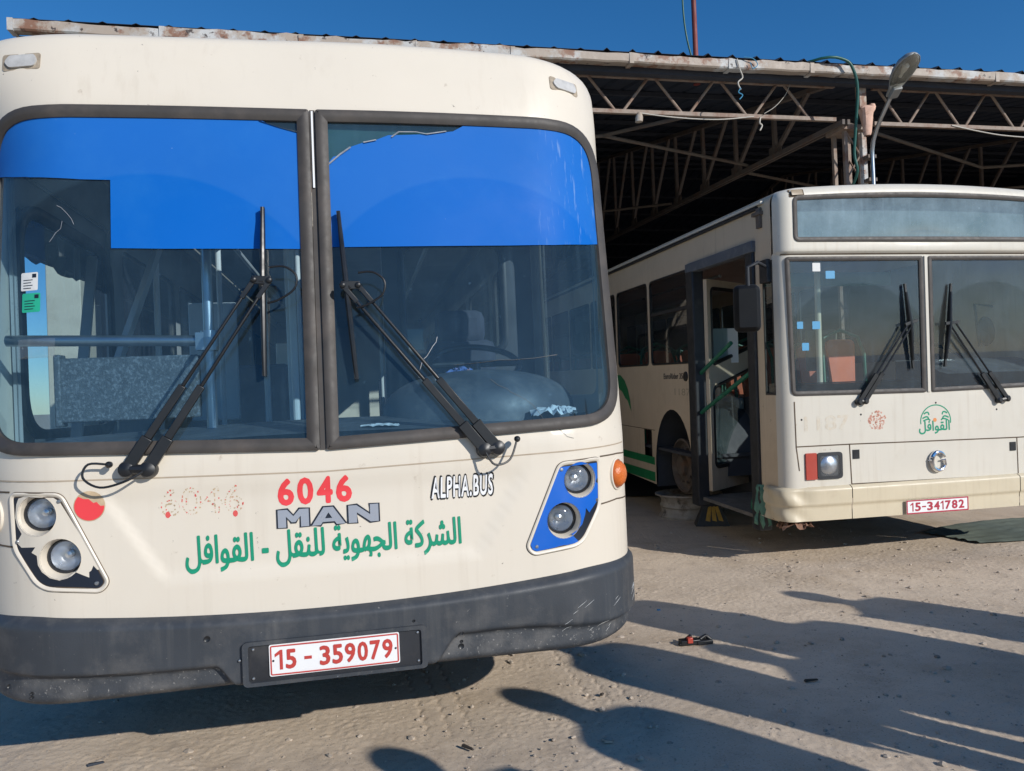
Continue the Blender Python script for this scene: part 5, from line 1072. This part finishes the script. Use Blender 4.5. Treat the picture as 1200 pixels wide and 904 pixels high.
mb.add([(.75*us[i], .42*us[j]*(1-.3*us[i]*us[i]), .012+.018*q[j][i]*(.3+.7*math.sin(j*.9)**2)) for j in range(22) for i in range(22)], [(j*22+i, j*22+i+1, (j+1)*22+i+1, (j+1)*22+i) for j in range(21) for i in range(21)])
o = mb.build('tarpaulin', 'tarp', None, smooth=60); o.location = (4.45, 6.95, 0); o.rotation_euler[2] = R(20); tag(o, 'crumpled dusty green sheet on the ground under the boxy bus', 'sheet')
# loose stones
mb = MB(); r = random.Random(77); ico = [(0, 0, 1), (.9, 0, .45), (.28, .85, .45), (-.72, .53, .45), (-.72, -.53, .45), (.28, -.85, .45), (.72, .53, -.3), (-.28, .85, -.3), (-.9, 0, -.3), (-.28, -.85, -.3), (.72, -.53, -.3)]
icf = [(0, 1, 2), (0, 2, 3), (0, 3, 4), (0, 4, 5), (0, 5, 1), (1, 6, 2), (2, 7, 3), (3, 8, 4), (4, 9, 5), (5, 10, 1), (2, 6, 7), (3, 7, 8), (4, 8, 9), (5, 9, 10), (1, 10, 6)]
for i in range(4200):
    y = 2.5+5.5*r.random()**1.3; x = r.uniform(-2.4, 1.0+.75*y); s_ = min(.020, .0021/(r.random()+.06)**.85); a = r.uniform(0, 6.3); ca, sa_ = math.cos(a), math.sin(a); sx, sy, sz = r.uniform(.7, 1.4), r.uniform(.6, 1.1), r.uniform(.4, .8)
    mb.add([(x+s_*(px*sx*ca-py*sy*sa_), y+s_*(px*sx*sa_+py*sy*ca), s_*pz*sz+.001) for px, py, pz in ico], icf)
o = mb.build('gravel', 'stone', None, smooth=0); o['kind'] = 'stuff'
# ------------------------------------------------------------------ the people whose shadows fall across the yard (they stand right of the frame)
def person(loc, face, shirt, trousers, label, arm=0., hgt=1.72, wide=1.0, seed=0):
    J = dict(pel=(0, 0, .95), sp=(0, .01, 1.14), ch=(0, .0, 1.34), nk=(0, 0, 1.49), hb=(0, -.02, 1.54), hc=(0, -.025, 1.62), ht=(0, -.015, 1.70), ns=(0, -.128, 1.60), ea=(-.098, .0, 1.61), eb=(.098, .0, 1.61))
    rad = dict(pel=(.185, .13), sp=(.19, .13), ch=(.165, .12), nk=(.064, .064), hb=(.070, .078), hc=(.092, .104), ht=(.076, .088), ns=(.015, .015), ea=(.014, .022), eb=(.014, .022)); ed = [('pel', 'sp'), ('sp', 'ch'), ('ch', 'nk'), ('nk', 'hb'), ('hb', 'hc'), ('hc', 'ht'), ('hc', 'ns'), ('hc', 'ea'), ('hc', 'eb')]
    for s, k in ((-1, 'a'), (1, 'b')):
        lift = arm if s > 0 else 0
        el = (.212*s, .02-.10*lift, 1.09+.12*lift); wr = (.20*s-.1*s*lift, -.06-.20*lift, .84+.45*lift)
        J.update({k+'sh': (.205*s, 0, 1.405), k+'el': el, k+'wr': wr, k+'hip': (.095*s, 0, .88), k+'kn': (.09*s, -.01, .48), k+'an': (.08*s, .03, .09), k+'to': (.10*s, -.13, .035)})
        rad.update({k+'sh': (.072, .072), k+'el': (.052, .052), k+'wr': (.028, .03), k+'hip': (.115, .11), k+'kn': (.075, .075), k+'an': (.055, .055), k+'to': (.042, .03)})
        ed += [('ch', k+'sh'), (k+'sh', k+'el'), (k+'el', k+'wr'), ('pel', k+'hip'), (k+'hip', k+'kn'), (k+'kn', k+'an'), (k+'an', k+'to')]
        d = (Vector(wr)-Vector(el)).normalized(); J[k+'pm'] = tuple(Vector(wr)+d*.07); rad[k+'pm'] = (.036, .02); ed.append((k+'wr', k+'pm')); lat = d.cross(Vector((1, 0, 0))).normalized()
        for f, (o_, L1) in enumerate(((-.027, .075), (-.009, .085), (.009, .08), (.026, .065))):
            b1 = Vector(J[k+'pm'])+lat*o_+d*.03; J[f'{k}f{f}'] = tuple(b1); J[f'{k}g{f}'] = tuple(b1+d*L1*.6+Vector((-.012*s, 0, 0))); rad[f'{k}f{f}'] = (.0095, .0095); rad[f'{k}g{f}'] = (.008, .008); ed += [(k+'pm', f'{k}f{f}'), (f'{k}f{f}', f'{k}g{f}')]
        J[k+'th'] = tuple(Vector(wr)+d*.045-lat*.045); rad[k+'th'] = (.011, .011); ed.append((k+'wr', k+'th'))
    names = list(J); me = bpy.data.meshes.new('person'); me.from_pydata([(x*wide, y, z*hgt/1.72) for x, y, z in J.values()], [(names.index(a), names.index(b)) for a, b in ed], [])
    o = bpy.data.objects.new('person', me); COL.objects.link(o); sk = o.modifiers.new('skin', 'SKIN'); sv = me.skin_vertices[0].data
    for i, n in enumerate(names): sv[i].radius = rad[n]; sv[i].use_root = (n == 'pel')
    sb_ = o.modifiers.new('sub', 'SUBSURF'); sb_.levels = 2; sb_.render_levels = 2
    dg = bpy.context.evaluated_depsgraph_get(); m2 = bpy.data.meshes.new_from_object(o.evaluated_get(dg), depsgraph=dg); o.modifiers.clear(); o.data = m2
    m2.materials.clear()
    for q in (shirt, trousers, M['skin'], M['hair'], M['black']): m2.materials.append(q)
    for p in m2.polygons:
        x, y, z = p.center; z /= hgt/1.72; ax_ = abs(x)/wide; p.use_smooth = True
        p.material_index = 4 if z < .10 else 2 if (ax_ > .155 and z < .87) else 1 if (z < .955 and ax_ < .19) else 0 if z < 1.475 else 2
    k = hgt/1.72
    vm = [v.co for v in m2.vertices if v.co.z > 1.56*k]; xr = max(c.x for c in vm if abs(c.y) < .05 and c.z > 1.66*k); yb = max(c.y for c in vm); yf = min(c.y for c in vm if c.z > 1.64*k); zt = max(c.z for c in vm); cy = (yb+yf)/2
    mb = MB(); zc = 1.615*k
    mb.grid(lambda a, t: ((xr+.010)*math.sin(t*(1.16+.42*math.sin(a)))*math.cos(a), cy+(yb-cy+.010)*math.sin(t*(1.16+.42*math.sin(a)))*math.sin(a), zc+(zt-zc+.012)*math.cos(t*(1.16+.42*math.sin(a)))), lin(0, 2*math.pi, 33), lin(0.001, 1.25, 12)); mb.build('hair', 'hair', o)
    for sx in (-1, 1):
        mb = MB(); mb.lathe([(0, .010), (.008, .006), (.011, 0), (.008, -.006), (0, -.010)], (sx*.034, yf-.000, 1.632*k), (0, -1, 0), 12, 0, (1.2, .8)); mb.build('eye', 'black', o)
    mb = MB(); mb.tube(spline([(-.026, yf+.004, 1.560*k), (0, yf-.006, 1.557*k), (.026, yf+.004, 1.560*k)], 4), [.003]+[.006]*7+[.003], 8); mb.build('mouth', mat('lip', (.30, .13, .10), .5), o)
    o.location = loc; o.rotation_euler[2] = face; return tag(o, label, 'person', 'people watching beside the buses')
cl = [mat('blue shirt cloth', (.06, .10, .22), .8), mat('grey shirt cloth', (.22, .22, .23), .8), mat('white shirt cloth', (.6, .6, .58), .8), mat('dark trouser cloth', (.03, .03, .04), .85), mat('denim cloth', (.05, .08, .15), .85)]
hd_ = Vector((math.sin(R(SUN_AZ)), -math.cos(R(SUN_AZ)), 0))/math.tan(R(SUN_EL))
PEOPLE = [((-.47, 2.97), 1.62, 0, 3, 0, 'person in a blue shirt and dark trousers nearest the camera, right of the frame'), ((.03, 3.56), 1.76, 1, 3, 0, 'person in a grey shirt and dark trousers beside the yard'), ((.06, 4.42), 1.78, 2, 4, 0, 'person in a white shirt and jeans next to the one in grey and dark trousers'),
          ((.36, 5.26), 1.80, 0, 4, 0, 'person in a blue shirt and jeans standing level with the big bus'), ((1.12, 4.06), 1.66, 1, 4, 0, 'person in a grey shirt and jeans among the onlookers'), ((1.90, 5.06), 1.66, 2, 3, 0, 'person in a white shirt and dark trousers nearest the boxy bus'),
          ((1.30, 4.66), 1.72, 3, 3, 0, 'person in a brown shirt standing behind the onlookers in dark trousers'), ((1.95, 3.95), 1.76, 3, 4, 0, 'person in a brown shirt and jeans at the back')]
tops = cl[:3]+[mat('brown shirt cloth', (.14, .08, .05), .8)]; legs_ = {3: cl[3], 4: cl[4]}
for (hx, hy), hg, a, b, ar, lab in PEOPLE:
    c = Vector((hx, hy, 0))+hd_*(hg-.08); person((c.x, c.y, 0), R(-125), tops[a], legs_[b], lab, ar, hg, 1.0)
